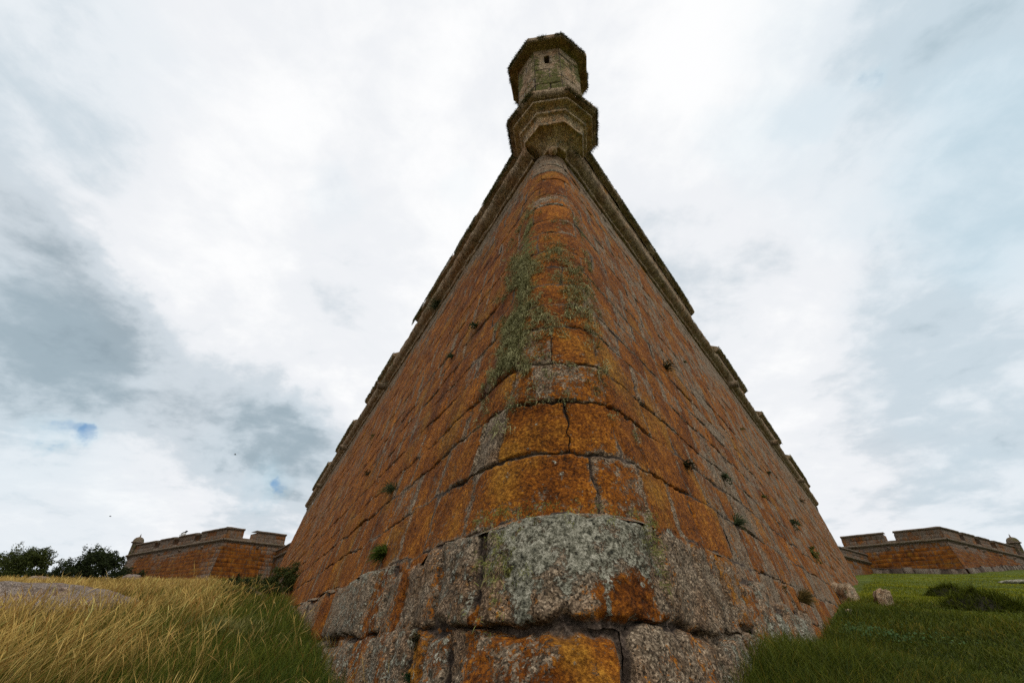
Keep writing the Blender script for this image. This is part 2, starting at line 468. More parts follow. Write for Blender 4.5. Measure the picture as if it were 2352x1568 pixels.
# ---- plinth of big blocks round the foot of the corner
pz = [-1.5, -.62, .0, .625]
pc = [(-1.5, -.66, course_breaks(0, 9, rng, .6, 1.1, [-.3])), (-.66, -.03, None), (-.03, .70, None)]
pl_courses = []
lefts = {0: [-9.0, -8.1, -7.2, -6.4, -5.5, -4.6, -3.7, -2.9, -2.1, -1.4, -.5], 1: [-12.0, -11, -10.2, -9.3, -8.6, -7.7, -6.9, -6.0, -5.1, -4.2, -3.5, -2.75, -2.1, -1.72, -1.42, -1.10],
         2: [-13.5, -12.8, -12.1, -11.2, -10.5, -9.6, -8.8, -7.8, -7.0, -6.1, -5.2, -4.3, -3.5, -2.85, -2.3, -1.92, -1.42, -.86, -.80]}
rights = {0: [.6, 1.4, 2.3, 3.1, 4.0], 1: [.40, 1.02, 1.6, 2.3, 2.9, 3.6, 4.2, 5.0, 5.7, 6.5], 2: [.95, 1.75, 2.35, 2.95, 3.4, 3.9, 4.6, 5.1, 5.8, 6.4, 7.2]}
for i in range(3):
    pl_courses.append((pz[i], pz[i + 1], lefts[i] + rights[i]))
def plinth_dz(meta, r):
    mid = (meta[:, 0] + meta[:, 1]) / 2
    d = np.where(mid > 3.0, -.10 - .34 * r - .05 * (mid - 3.0), 0)
    return np.where((mid < -1.7) & (mid > -3.0) & (meta[:, 4] == 2), -.10 * (mid < -2.1), d) + np.where(mid < -4, -.1 * r, 0)
def plinth_attrs(S, Z, E, B, r1, r2, meta, g):
    Z = Z * 1.12
    mid = ((meta[:, 0] + meta[:, 1]) / 2); ci = meta[:, 4].astype(int)
    lic = .38 + (r2 - .5) * .3
    lic = np.where((ci == 2) & (mid > -.9) & (mid < -.75), 1.1, lic)
    corner = (ci == 2) & (mid > -.5) & (mid < .3)
    low = (ci == 1) & (mid > -.6) & (mid < .2)
    lic = np.where(corner, .22, lic); lic = np.where(low, .50, lic)
    L = lic[B] + .22 * vn(S * .9, Z * .9, seed=81)
    cb = corner[B].astype(float); lb = low[B].astype(float)
    # rust run under the right half of the corner block
    L = L + cb * .58 * np.exp(-(((S - .48) / .30) ** 2 + ((Z - .24) / .17) ** 2))
    L = L + lb * .35 * np.exp(-(((S - .05) / .24) ** 2 + ((Z + .25) / .3) ** 2)) - lb * .3 * sstep(-.75, -.95, S)
    L = L + .5 * np.exp(-((Z - .70) / .05) ** 2) * (1 - cb) * (S > .6)
    L = L + cb * .30 * sstep(.34, .12, Z) * sstep(-.4, .4, vn(S * 4, Z * 4, seed=86))
    # rust streaks that run down at the joints of the left blocks
    L = L + .42 * (S < -1.3) * sstep(.35, .8, vn(S * 2.6, Z * .12, seed=83)) 
    pal = .10 + .25 * (r1[B] > .62)
    pal = pal + cb * (.40 * np.exp(-(((S - .10) / .66) ** 2 + ((Z - .52) / .33) ** 2)) * 1.2 + .16) - cb * .2 * sstep(.30, .12, Z) - cb * .25 * np.exp(-(((S - .5) / .25) ** 2 + ((Z - .2) / .18) ** 2))
    pal = pal + cb * .42 * sstep(.25, .6, vn(S * 6.5, Z * 5, seed=87)) * sstep(-.7, -.3, S) * sstep(.45, .2, S)
    pal = pal + .28 * np.exp(-((Z - .70) / .06) ** 2) - lb * .05
    pal = pal + .2 * (S > 1.6) * sstep(.1, .6, vn(S * 3.5, Z * .3, seed=84))
    mos = .10 + cb * .36 * (np.exp(-(((S - .76) / .12) ** 2 + ((Z - .52) / .22) ** 2)) + np.exp(-(((S + .52) / .2) ** 2 + ((Z - .40) / .26) ** 2)) + .7 * np.exp(-((Z - .69) / .07) ** 2))
    mos = mos + .22 * ((S < -.86) & (S > -1.5) & (Z > 0)) * sstep(.5, .1, Z)
    jnt = (1 - sstep(.15, 1.0, E / g)) * .85 - .05
    return dict(lic=L, pal=pal, mos=mos, jnt=jnt)
def step_pl(s, z):
    return max(.014, .005 * np.linalg.norm(plinth_surf(np.array([s]), np.array([z]), 0.)[0]))
V, Q, A = masonry(pl_courses, plinth_surf, step_pl, 140, warp=(.05, .045), dmin=.6, groove=.12, gw=.052, bulge=.022, rough=.034, jitter=.03, dz=plinth_dz, attrs_fn=plinth_attrs)
pm = MB(); pm.add(V, Q, attrs=A)
# ledge on top of the plinth, back to the wall, and backing
ss = np.concatenate([np.linspace(-13.5, -S0, 60), np.linspace(-S0, S0, 40)[1:], np.linspace(S0, 3.0, 12)[1:]])
rows = []
for z, o in ((.59, -.03), (.625, -.07), (.635, -.16), (.64, -.34)):
    rows.append(plinth_surf(ss, np.full_like(ss, z) + .045 * vn(ss * 1.1, ss * 0 + .77, seed=142) - .1 * ((ss < -2.1) & (ss > -3.0)), o + .02 * vn(ss * 5, ss * 0 + z * 9, seed=5)))
pm.add(np.concatenate(rows), grid_faces(len(ss), 4), attrs=dict(pal=.35, mos=.3, lic=.4))
ss = np.concatenate([np.linspace(-13.5, -S0, 40), np.linspace(-S0, S0, 30)[1:], np.linspace(S0, 7, 20)[1:]])
SS, ZZ = np.meshgrid(ss, np.array([-1.5, -.8, -.1, .3]))
pm.add(plinth_surf(SS.ravel(), ZZ.ravel(), -.115), grid_faces(len(ss), 4), attrs=dict(jnt=.9))
pm.build('plinth', M_STONE, BAST)

# ---- swept cordon
CORDON = [(-.05, -.05), (.06, -.05), (.075, -.01), (.07, .03), (.025, .045), (.03, .085), (.12, .11), (.21, .17), (.255, .26), (.25, .34), (.20, .42), (.10, .47), (-.25, .48)]
def sweep(path_fn, ts, profile, z0, amp, seed, attrs):
    """path_fn(t, o) -> xy; profile [(out, up)]"""
    m = len(profile); rows = []
    for (o, h) in profile:
        p = path_fn(ts, np.full_like(ts, o) + amp * vn(ts * 2.3, ts * 0 + h * 11, seed=seed) + amp * .6 * vn(ts * 9, ts * 0 + h * 23, seed=seed + 1))
        rows.append(np.column_stack([p, z0 + h + amp * .7 * vn(ts * 3, ts * 0 + o * 17, seed=seed + 2)]))
    return np.concatenate(rows), grid_faces(len(ts), m)
def top_path(push=0.):
    sf = corner_surface(push=push)
    def fn(t, o): return sf(t, np.full_like(t, HW), o)[..., :2]
    return fn
cm = MB()
for ts in (-S0 - np.linspace(LEN_L, -.12, 300), S0 + np.linspace(-.12, LEN_R, 320)):
    V, Q = sweep(top_path(), ts, CORDON, HW, .022, 31, None)
    cm.add(V, Q, attrs=dict(lic=.12 + .3 * vn(V[:, 0] * .7, V[:, 1] * .7, seed=33), pal=.18, mos=.08 + .30 * vn(V[:, 0] * 1.3, V[:, 1] * 1.3, V[:, 2] * 3, seed=34)))
tk = np.concatenate([np.linspace(-3.5, -S0, 8), np.linspace(-S0, S0, 17)[1:-1], np.linspace(S0, 3.5, 8)])
cap = top_path()(tk, -.02 + 0 * tk); m_ = len(tk)
cm.add(np.vstack([np.column_stack([cap, np.full(m_, HW - .01)]), [[cap[0, 0] * .5 + cap[-1, 0] * .5, cap[0, 1] * .5 + cap[-1, 1] * .5, HW - .01]]]), T=[[i, i + 1, m_] for i in range(m_ - 1)], attrs=dict(jnt=.3))
cm.build('cordon', M_SENTRY, BAST)

# ---- parapet merlons
def merlon(name, path_fn, t0, t1, z0, z1, depth, parent, seed, mat, lic, cuts=(True, True), splay=.9, step=.12, moss=.2, mitre=0.):
    """outer face of stones, splayed cheeks, coping as a child"""
    sgn = 1 if t1 > t0 else -1
    L = abs(t1 - t0); mb = MB()
    def surf(s, z, off):
        t = t0 + sgn * s
        p = path_fn(t, off - .03 * (z - z0))
        return np.column_stack([p, z])
    rr = random.Random(seed)
    h = (z1 - z0) / 2
    cs = [(z0, z0 + h, course_breaks(0, L, rr, .7, 1.4)), (z0 + h, z1, course_breaks(0, L, rr, .7, 1.4))]
    def fn(S, Z, E, B, r1, r2, meta, g):
        return dict(lic=lic + (r2[B] - .5) * .3 + .2 * vn(S * .6, Z, seed=seed), pal=.2 + 0 * S, mos=moss - .06 + .15 * vn(S, Z, seed=seed + 1), jnt=(1 - sstep(.2, 1.1, E / g)) * .8)
    V, Q, A = masonry(cs, surf, lambda s, z: step, seed, warp=(.03, .015), groove=.035, gw=.03, attrs_fn=fn, bulge=.01)
    mb.add(V, Q, attrs=A)
    # body: plan quad outer->inner, widening inward
    n = max(2, int(L / 1.0) + 1)
    tt = np.linspace(t0, t1, n)
    w0 = (splay if cuts[0] else -mitre) * sgn; w1 = splay * sgn if cuts[1] else 0
    ti = np.linspace(t0 - w0, t1 + w1, n)
    out = path_fn(tt, np.full(n, -.045)); inn = path_fn(ti, np.full(n, -depth))
    VV = []
    for z in (z0, z1):
        VV.append(np.column_stack([out, np.full(n, z)])); VV.append(np.column_stack([inn, np.full(n, z)]))
    VV = np.concatenate(VV)
    Q = []
    for i in range(n - 1):
        Q.append([2 * n + i, 2 * n + i + 1, 3 * n + i + 1, 3 * n + i])       # top
        Q.append([n + i, n + i + 1, 3 * n + i + 1, 3 * n + i])               # inner
    Q.append([0, n, 3 * n, 2 * n]); Q.append([n - 1, 2 * n - 1, 4 * n - 1, 3 * n - 1])
    mb.add(VV, Q, attrs=dict(lic=lic, mos=moss, jnt=.1))
    o = mb.build(name, mat, parent, smooth=True)
    # coping
    n = max(3, int(L / .12)); u = np.linspace(0, 1, n)
    prof = [(0., -.03, 0), (.0, .02, 0), (.09, .03, 0), (.115, .08, 0), (.11, .15, 0), (.06, .20, 0), (-.3, .26, .2), (-1., .26, 1)]
    rows = []
    for (oo, hh, fr) in prof:
        fr_in = max(0, -oo) / 1.0
        tt = (t0 - .05 * sgn - w0 * fr_in) + (t1 - t0 + .1 * sgn + (w0 + w1) * fr_in) * u
        o_ = np.full(n, oo if oo > -.5 else -depth) + .02 * vn(tt * 2.1, tt * 0 + hh * 9, seed=seed + 4) + .012 * vn(tt * 8, tt * 0 + hh * 29, seed=seed + 5)
        p = path_fn(tt, o_)
        rows.append(np.column_stack([p, z1 + hh + .015 * vn(tt * 3, tt * 0 + oo * 7, seed=seed + 6)]))
    V = np.concatenate(rows); Q = grid_faces(n, len(prof))
    cb = MB(); cb.add(V, Q, attrs=dict(lic=.2, pal=.25, mos=.26))
    # end caps of the coping
    for k in (0, n - 1):
        idx = np.array([j * n + k for j in range(len(prof))])
        cb.add(V[idx], T=[[0, j, j + 1] for j in range(1, len(prof) - 1)], attrs=dict(lic=.1, mos=.4))
    cb.build('coping', mat, o)
    return o
Z0P, Z1P = HW + .46, 10.2
pathL = top_path(push=-.10); pathR = top_path(push=.05)
tl = lambda t: -(S0 + t - 1.7)        # distances along the faces are read from the apex, wall coordinates from the tangent point
spansL = [(1.0, 9.55), (12.65, 18.0), (21.0, 26.55), (29.55, 37.3)]
spansR = [(1.0, 10.25), (13.55, 18.45), (21.95, 27.5), (30.85, 39.9)]
for side, sp, pf in ((-1, spansL, pathL), (1, spansR, pathR)):
    for i, (a, b) in enumerate(sp):
        s0_ = side * (S0 + .25) if i == 0 else side * (S0 + a - .72)
        s1_ = side * (S0 + b - .72)
        merlon('merlon', pf, s0_, s1_, Z0P, Z1P, 2.6, BAST, 400 + i + 20 * (side > 0), M_SENTRY, .22, cuts=(i > 0, i < 3), step=.07 if i == 0 else .2, mitre=4.3 if i == 0 else 0.)
    # low sills of the embrasures
    for i in range(3):
        a = sp[i][1] - .72; b = sp[i + 1][0] - .72
        ts = side * (S0 + np.linspace(a + .06, b - .06, 12))
        V, Q = sweep(pf, ts, [(-.5, -.1), (-.5, .12), (-.6, .16), (-2.2, .1)], HW + .44, .015, 55 + i, None)
        mb = MB(); mb.add(V, Q, attrs=dict(lic=.2, mos=.25)); mb.build('embrasure_sill', M_STONE, BAST)
# drain spouts under the cordon
def spout(P, nrm, parent, r, L, mat):
    nrm = np.array([nrm[0], nrm[1], -.08]); nrm /= np.linalg.norm(nrm)
    side = np.cross(nrm, [0, 0, 1.]); side /= np.linalg.norm(side); up = np.cross(side, nrm)
    rows = []
    for (d, k) in ((-.1, 1.25), (L * .25, 1.2), (L * .3, .95), (L, .95), (L, .55), (L * .6, .5)):
        a = np.linspace(0, 2 * math.pi, 14, endpoint=False)
        rr = r * k * (1 + .05 * vn(a * 3, a * 0 + d * 9))
        rows.append(P + nrm * d + np.outer(np.cos(a) * rr, side) + np.outer(np.sin(a) * rr, up))
    mb = MB(); V = np.concatenate(rows)
    mb.add(V, grid_faces(14, 6, True), attrs=dict(lic=.15, mos=.35, jnt=.1))
    mb.add(rows[-1], T=[[0, i, i + 1] for i in range(1, 13)], attrs=dict(jnt=1.))
    return mb.build('drain_spout', mat, parent)
for side, nn, sp in ((-1, nL, (12.9, 21.3, 29.9)), (1, nR, (14.0, 22.4, 31.3))):
    for t in sp:
        p = wall_surf(np.array([side * (S0 + t - .72)]), np.array([HW - .06]), 0.)[0]
        spout(p, nn, BAST, .15, .42, M_STONE)

# ---- sentry box
def octo(axis, rings, rot, nper=8, amp=.008, seed=0, zamp=None):
    """rings [(apothem, z)] -> vertices of an eight-sided turned solid"""
    k = np.arange(8 * nper); fac = k // nper; f = (k % nper) / nper
    a0 = rot + (fac - .5) * math.pi / 4; a1 = a0 + math.pi / 4
    rows = []
    for (r, z) in rings:
        R = r / math.cos(math.pi / 8)
        x = R * (np.cos(a0) * (1 - f) + np.cos(a1) * f); y = R * (np.sin(a0) * (1 - f) + np.sin(a1) * f)
        g = 1 + amp / max(r, .2) * fbm(x * 5 + 9, y * 5, np.full_like(x, z * 5), 3, seed)
        rows.append(np.column_stack([axis[0] + x * g, axis[1] + y * g, z + amp * .8 * vn(x * 4, y * 4, np.full_like(x, z * 6), seed + 3)]))
    return np.concatenate(rows), grid_faces(8 * nper, len(rings), True)
def dense(rings, d=.035):
    out = [rings[0]]
    for a, b in zip(rings[:-1], rings[1:]):
        n = max(1, int(math.hypot(b[0] - a[0], b[1] - a[1]) / d))
        for i in range(1, n + 1): out.append((a[0] + (b[0] - a[0]) * i / n, a[1] + (b[1] - a[1]) * i / n))
    return out
def sphere_rows(c, r, n=14, m=9, amp=.06):
    th = np.linspace(0.02, math.pi - .02, m); a = np.linspace(0, 2 * math.pi, n, endpoint=False)
    rows = [np.column_stack([c[0] + r * math.sin(t) * np.cos(a), c[1] + r * math.sin(t) * np.sin(a), np.full(n, c[2] - r * math.cos(t))]) for t in th]
    return np.concatenate(rows), grid_faces(n, m, True)

def sentry_box(axis, z0, k, rot, parent, mat, near=True, moss=.3):
    """z0: height of the knob; k: scale. Sub-parts: knob, corbel, base_cornice, body, loophole, top_cornice, dome, finial"""
    T = lambda rr: [(r * k, z0 + (z - 9.0) * k) for r, z in rr]
    nper = 10 if near else 3
    D = (lambda rr: dense(T(rr))) if near else T
    amp = .012 if near else .0
    sb = empty('sentry_box', np.array([axis[0], axis[1], z0]) - world_loc(parent), None, None, parent=parent)
    def piece(name, rings, at, seed=0):
        V, Q = octo(axis, D(rings), rot, nper, amp, seed)
        mb = MB(); at = {kk: (v + .22 * vn(V[:, 0] * 2.2, V[:, 1] * 2.2, V[:, 2] * 2.2, seed=seed + 40) if kk in ('mos', 'lic') else v) for kk, v in at.items()}
        mb.add(V, Q, attrs=at); return mb.build(name, M_CORBEL if name == 'corbel' and near else mat, sb)
    V, Q = sphere_rows((axis[0] + .25 * k * math.cos(rot) - .03 * k, axis[1] + .25 * k * math.sin(rot), z0 - .09 * k), .095 * k)
    mb = MB(); mb.add(V, Q, attrs=dict(lic=.25, mos=.15)); mb.build('knob', M_CORBEL if near else mat, sb)
    piece('corbel', [(.02, 9.0), (.24, 9.0), (.26, 9.01), (.26, 9.05), (.235, 9.06), (.245, 9.10), (.30, 9.15), (.40, 9.215), (.50, 9.26), (.575, 9.29), (.60, 9.295), (.63, 9.295), (.64, 9.34), (.605, 9.35), (.61, 9.40), (.635, 9.48), (.675, 9.55), (.70, 9.56), (.73, 9.565), (.74, 9.61), (.69, 9.62), (.695, 9.66), (.74, 9.70), (.83, 9.73), (.88, 9.735), (.89, 9.78), (.6, 9.79)], dict(lic=.16, pal=.30, mos=-.1, jnt=-.1), 3)  # pale share raised to brighten the shaded underside by colour
    piece('base_cornice', [(.6, 9.785), (.9, 9.80), (.97, 9.84), (1.0, 9.90), (1.0, 9.99), (.96, 10.04), (.86, 10.09), (.75, 10.13)], dict(lic=.2, pal=.12, mos=.30), 7)
    # body: eight faces of coursed stone with a loophole in the one that faces out from the corner
    ap = .745 * k; side = 2 * ap * math.tan(math.pi / 8)
    def surf(s, z, off):
        f = np.floor(s / side + .5); loc = s - f * side
        a = rot + f * math.pi / 4
        ca, sa = np.cos(a), np.sin(a)
        x = axis[0] + ca * (ap + off) - sa * loc; y = axis[1] + sa * (ap + off) + ca * loc
        return np.stack([x, y, z], -1)
    zz = [z0 + (q - 9.0) * k for q in (10.09, 10.40, 10.68, 10.96, 11.34, 11.56, 11.90, 12.26)]
    cs = []
    for i in range(7):
        br = []
        for f in range(8):
            c = f * side
            if i == 5: br += [c - side / 2, c - .055 * k, c + .055 * k] if f in (0, 2, 6) else [c - side / 2, c + .02]
            elif i % 2: br += [c - side / 2, c + .04 * k]
            else: br += [c - side / 2]
        br.append(7.5 * side); cs.append((zz[i], zz[i + 1], br))
    holes = {(5, round(f * side, 3)) for f in (0, 2, 6)}
    def fn(S, Z, E, B, r1, r2, meta, g):
        mo = moss + .16 + .46 * np.clip(vn(S * 2.2 / k, Z * 1.4 / k, seed=91) + .25, -.6, .8) + .12 * np.cos(S / side * 2 * math.pi + math.pi) - .12
        return dict(lic=.14 + .2 * (r2[B] - .5), pal=.14 + .2 * (r1[B] > .6), mos=mo, jnt=(1 - sstep(.2, 1.1, E / g)) * .7)
    V, Q, A = masonry(cs, surf, lambda s, z: .06 if near else .4, 77, warp=(.0, .012), groove=.03 * k, gw=.022 * k, bulge=.008, rough=.012, skip=holes, attrs_fn=fn)
    mb = MB(); mb.add(V, Q, attrs=A)
    body = mb.build('body', mat, sb)
    for f in (0, 2, 6):
        c = f * side; w = .058 * k; P = []
        for o in (.0, -.35 * k):
            for (ds, dzz) in ((-w, zz[5]), (w, zz[5]), (w, zz[6]), (-w, zz[6])):
                P.append(surf(np.array([c + ds]), np.array([dzz]), o)[0])
        mb = MB(); mb.add(P, [[0, 1, 5, 4], [1, 2, 6, 5], [2, 3, 7, 6], [3, 0, 4, 7], [4, 5, 6, 7]], attrs=dict(jnt=.6, lic=0)); mb.build('loophole', mat, sb, smooth=False)
    piece('top_cornice', [(.70, 12.20), (.75, 12.205), (.775, 12.21), (.785, 12.225), (.84, 12.23), (.92, 12.225), (.95, 12.22), (.98, 12.25), (.98, 12.38), (.95, 12.42), (.8, 12.46)], dict(lic=.15, pal=.10, mos=.28), 12)
    piece('dome', [(.83, 12.44), (.82, 12.56), (.77, 12.79), (.66, 13.02), (.5, 13.19), (.28, 13.29), (.1, 13.32)], dict(lic=.2, mos=.45), 15)
    piece('finial', [(.13, 13.30), (.12, 13.40), (.07, 13.46), (.10, 13.56), (.05, 13.72), (.005, 13.90)], dict(lic=.2, mos=.3), 17)
    return sb
AX = (.945, 6.34)
ROT = math.atan2(-AX[1], -AX[0] - .06)
sentry_box(AX, 8.84, 1.0, ROT, BAST, M_SENTRY)

# ------------------------------------------------------------------ far bastions and curtains
def far_bastion(label, pts, H, zb, seed, spansf, spansl, garita, fl_dir, plinth=False, lic=(.62, .62)):
    """pts: flank inner end, shoulder, salient (plan at the cordon)"""
    Fl, Sh, Sa = (np.array(p, float) for p in pts)
    root = empty('bastion', (Sh[0], Sh[1], ground(Sh[0], Sh[1]) + 0.), label, 'fort bastion', 'bastions of the fort')
    cen = (Fl + Sh + Sa) / 3
    specs = []
    for (A, B_, l, sp) in ((Fl, Sh, lic[0], spansl), (Sh, Sa, lic[1], spansf)):
        d = (B_ - A) / np.linalg.norm(B_ - A); n = np.array([d[1], -d[0]])
        if n @ (-A) < 0: n = -n
        specs.append((A, B_, d, n, l, sp))
    b = .2
    n0, n1 = specs[0][3], specs[1][3]
    for i, (A, B_, d, n, l, sp) in enumerate(specs):
        # mitre the battered faces at the shoulder
        mit = math.tan(math.acos(np.clip(n0 @ n1, -1, 1)) / 2)
        sf0, L = flank_surf(A, B_, n, H, b)
        def surf(s, z, off, A=A, d=d, n=n, L=L, i=i):
            o = b * (H - z)
            k0 = mit * o if i == 1 else 0 * o
            k1 = mit * o if i == 0 else .45 * o
            s2 = -k0 + s / L * (L + k0 + k1)
            x = A[0] + d[0] * s2 + n[0] * (o + off); y = A[1] + d[1] * s2 + n[1] * (o + off)
            return np.stack([x, y, z + 0 * x], -1)
        rr = random.Random(seed + i); cs = []; z = H
        while z > zb:
            h = .42 * rr.uniform(.85, 1.2); cs.append((z - h, z, course_breaks(0, L, rr, .7, 1.5))); z -= h
        def fn(S, Z, E, B, r1, r2, meta, g, l=l):
            topb = sstep(H - 1.1, H - .2, Z + .3 * vn(S * .5, Z * 0, seed=5))
            end = sstep(L * .72, L, S) if i == 1 else 0 * S
            lc = l - .02 + (r2[B] - .5) * .42 + .45 * vn(S * .22, Z * .3, seed=seed + 3) - .2 * (1 - sstep(0, .05, E)) - .3 * topb - .35 * end
            return dict(lic=lc, pal=.03 + 0 * S, mos=.08 + .15 * end + .12 * vn(S * .2, Z * .4, seed=seed + 4), jnt=(1 - sstep(.2, 1.1, E / g)) * .9)
        V, Q, A_ = masonry(cs, surf, lambda s, z: .3, seed + i, warp=(.06, .04), groove=.035, gw=.03, bulge=.004, attrs_fn=fn, jitter=.012)
        mb = MB(); mb.add(V, Q, attrs=A_)
        SS, ZZ = np.meshgrid(np.linspace(0, L, 6), np.array([zb, H])); mb.add(surf(SS.ravel(), ZZ.ravel(), -.25), grid_faces(6, 2), attrs=dict(jnt=.9))
        mb.build('wall', M_FAR, root)
        def path(t, o, A=A, d=d, n=n):
            t = np.asarray(t, float); return np.column_stack([A[0] + d[0] * t + n[0] * o, A[1] + d[1] * t + n[1] * o])
        mt = math.tan(math.acos(np.clip(n0 @ n1, -1, 1)) / 2)
        tsw = np.linspace(-.15 * (i == 1) * mt, L + .15 * (i == 0) * mt, max(8, int(L / .4)))
        V, Q = sweep(path, tsw, [(o * .9, h * .8) for o, h in CORDON], H, .02, seed + 7, None)
        mb = MB(); mb.add(V, Q, attrs=dict(lic=.15, pal=.1, mos=.4)); mb.build('cordon', M_FAR, root)
        for j, (a, c) in enumerate(sp):
            merlon('merlon', path, a, c, H + .36, H + 1.35, 2.0, root, seed + 30 + j + 10 * i, M_FAR, .40, cuts=(a > .3, c < L - .3), splay=.15, step=.3, moss=.1)
            if j:
                tsl = np.linspace(sp[j - 1][1] - .1, a + .1, 5)
                V, Q = sweep(path, tsl, [(-.05, -.02), (-.05, .22), (-1.8, .22)], H + .36, .01, seed + 8, None)
                mb = MB(); mb.add(V, Q, attrs=dict(lic=.2, mos=.3)); mb.build('embrasure_sill', M_FAR, root)
        if i == 1:
            for f in (.18, .4, .62, .82):
                p = surf(np.array([L * f]), np.array([H - .25]), 0.)[0]; spout(p, n, root, .13, .3, M_FAR)
        else:
            p = surf(np.array([L * .45]), np.array([H - .25]), 0.)[0]; spout(p, n, root, .13, .3, M_FAR)
        if plinth:
            # a single course of pale stones that follows the turf
            rr2 = random.Random(seed + 50); br = course_breaks(0, L, rr2, .8, 1.6)
            def psurf(s, z, off, surf=surf):
                base = surf(s, np.full_like(s, H - 1.), 0.)
                for _ in range(4):
                    gz = ground(base[:, 0], base[:, 1]); base = surf(s, gz + z, off + .22)
                return base
            def pfn(S, Z, E, B, r1, r2, meta, g):
                return dict(lic=.0 + 0 * S, pal=.36 + .2 * (r2[B] - .5), mos=.12 + 0 * S, jnt=(1 - sstep(.2, 1.1, E / g)) * .9)
            V, Q, A_ = masonry([(-.5, .62, br)], psurf, lambda s, z: .2, seed + 60, warp=(.05, .03), groove=.2, gw=.09, attrs_fn=pfn, jitter=.05, bulge=.05, dz=lambda m, r: -.18 * r)
            mb = MB(); mb.add(V, Q, attrs=A_)
            sl = np.linspace(0, L, 30); rows = [psurf(sl, np.full_like(sl, .50), np.full_like(sl, -.02)), psurf(sl, np.full_like(sl, .52), np.full_like(sl, -.45))]
            mb.add(np.concatenate(rows), grid_faces(30, 2), attrs=dict(pal=.3, mos=.3)); mb.build('plinth', M_FAR, root)
    # salient return face out of sight, so the prow has thickness
    A, B_, d, n, l, sp = specs[1]
    P1 = Sa + np.array([d[0] * .2, 0]) * 0 + (-n) * 12 - d * 4
    mbb, _, _ = straight_wall(Sa + .0 * d, P1, (d[0], d[1]), zb, H, .09, seed + 90, far_attrs(.3, .3), step=.5)
    mbb.build('flank', M_FAR, root)
    ax = Sa - d * .05 - n * .3
    sentry_box((ax[0] + garita[1], ax[1]), H - .55, garita[0], math.atan2(-ax[1], -ax[0]) + garita[2], root, M_FAR, near=False, moss=.25)
    return root

BL = far_bastion('distant orange bastion beyond the straw grass, with a bird on its parapet', [(-27.6, 60.3), (-32.4, 55.6), (-51.6, 67.8)], 8.95, 3.6, 500,
                 [(0, 5.4), (6.9, 10.6), (12.0, 15.3), (16.8, 22.0)], [(0.1, 3.4), (4.9, 6.7)], (.72, 0, .3), 1, lic=(.74, .70))
BR = far_bastion('distant orange bastion beyond the mown lawn, standing on a row of pale stones', [(41.0, 61.8), (48.7, 55.4), (70.4, 69.4)], 8.95, 4.6, 560,
                 [(0, 5.0), (6.4, 9.9), (11.6, 15.0), (17.0, 24.6)], [(0.2, 4.55), (5.65, 10.0)], (.78, .3, -.3), -1, plinth=True, lic=(.74, .62))

def curtain(label, P0, P1, H, top, seed, zb, par):
    P0, P1 = np.array(P0, float), np.array(P1, float)
    d = (P1 - P0) / np.linalg.norm(P1 - P0); n = np.array([d[1], -d[0]])
    if n @ (-P0) < 0: n = -n
    root = empty('curtain_wall', (P0[0], P0[1], ground(P0[0], P0[1]) + 0.), label, 'fort wall', 'curtain walls of the fort')
    mb, sf, L = straight_wall(P0, P1, n, zb, H, .15, seed, far_attrs(.6, .5), step=.4)
    mb.build('wall', M_FAR, root)
    def path(t, o):
        t = np.asarray(t, float); return np.column_stack([P0[0] + d[0] * t + n[0] * o, P0[1] + d[1] * t + n[1] * o])
    V, Q = sweep(path, np.linspace(0, L, 40), [(o * .9, h * .7) for o, h in CORDON], H, .02, seed + 7, None)
    mb = MB(); mb.add(V, Q, attrs=dict(lic=.15, pal=.1, mos=.4)); mb.build('cordon', M_FAR, root)
    merlon('parapet', path, 0, L, H + .30, top - .22, 1.2, root, seed + 3, M_FAR, .42, cuts=(False, False), step=.3, moss=.1)
curtain('low orange curtain wall joining the corner to the bastion beyond the straw grass', (-30.2, 62.6), (-17.6, 45.2), 7.55, 8.65, 600, 3.4, 0)
curtain('low orange curtain wall joining the corner to the bastion beyond the mown lawn', (43.0, 60.6), (26.8, 46.8), 7.1, 8.3, 610, 3.4, 0)

# ------------------------------------------------------------------ ground sheet
MOUNDS.extend([])
_m1 = on_ground(2195, 1372); _m2 = on_ground(2271, 1398)
MOUND_SPOTS = [(_m1, 85 / 1240. * np.linalg.norm(_m1), 19 / 1240. * np.linalg.norm(_m1)), (_m2, 118 / 1240. * np.linalg.norm(_m2), 27 / 1240. * np.linalg.norm(_m2))]
rad = np.concatenate([[0.05], np.geomspace(.4, 120, 200), np.geomspace(130, 4000, 26)])
ang = np.linspace(0, 2 * math.pi, 361)[:-1]
AA, RR = np.meshgrid(ang, rad)
X, Y = (RR * np.sin(AA)).ravel(), (RR * np.cos(AA)).ravel()
V = np.column_stack([X, Y, ground(X, Y)])
t = NT('turf')
P = t.n('ShaderNodeNewGeometry').outputs['Position']
g1 = t.noise(P, .35, 5, .6); g2 = t.noise(P, 4.0, 5, .65); g3 = t.noise(P, 30.0, 4, .7)
gx = t.n('ShaderNodeSeparateXYZ', {'Vector': P})
lawn = t.ramp(t.add(t.mul(g1, .45), t.add(t.mul(g2, .25), t.mul(g3, .30))), [(.3, (.022, .034, .005)), (.5, (.075, .095, .008)), (.7, (.16, .17, .016))])
straw = t.ramp(t.add(t.mul(g2, .5), t.mul(g3, .5)), [(.3, (.035, .026, .008)), (.5, (.12, .085, .02)), (.7, (.25, .17, .045))])
c = t.mix(t.step(gx.outputs['X'], -1.5, -3.5), lawn, straw)
bp = t.n('ShaderNodeBump', {'Height': t.add(g2, g3), 'Strength': .8, 'Distance': .08})
M_TURF = t.done(t.n('ShaderNodeBsdfPrincipled', {'Base Color': c, 'Roughness': .95, 'Specular IOR Level': .1, 'Normal': bp.outputs[0]}).outputs[0])
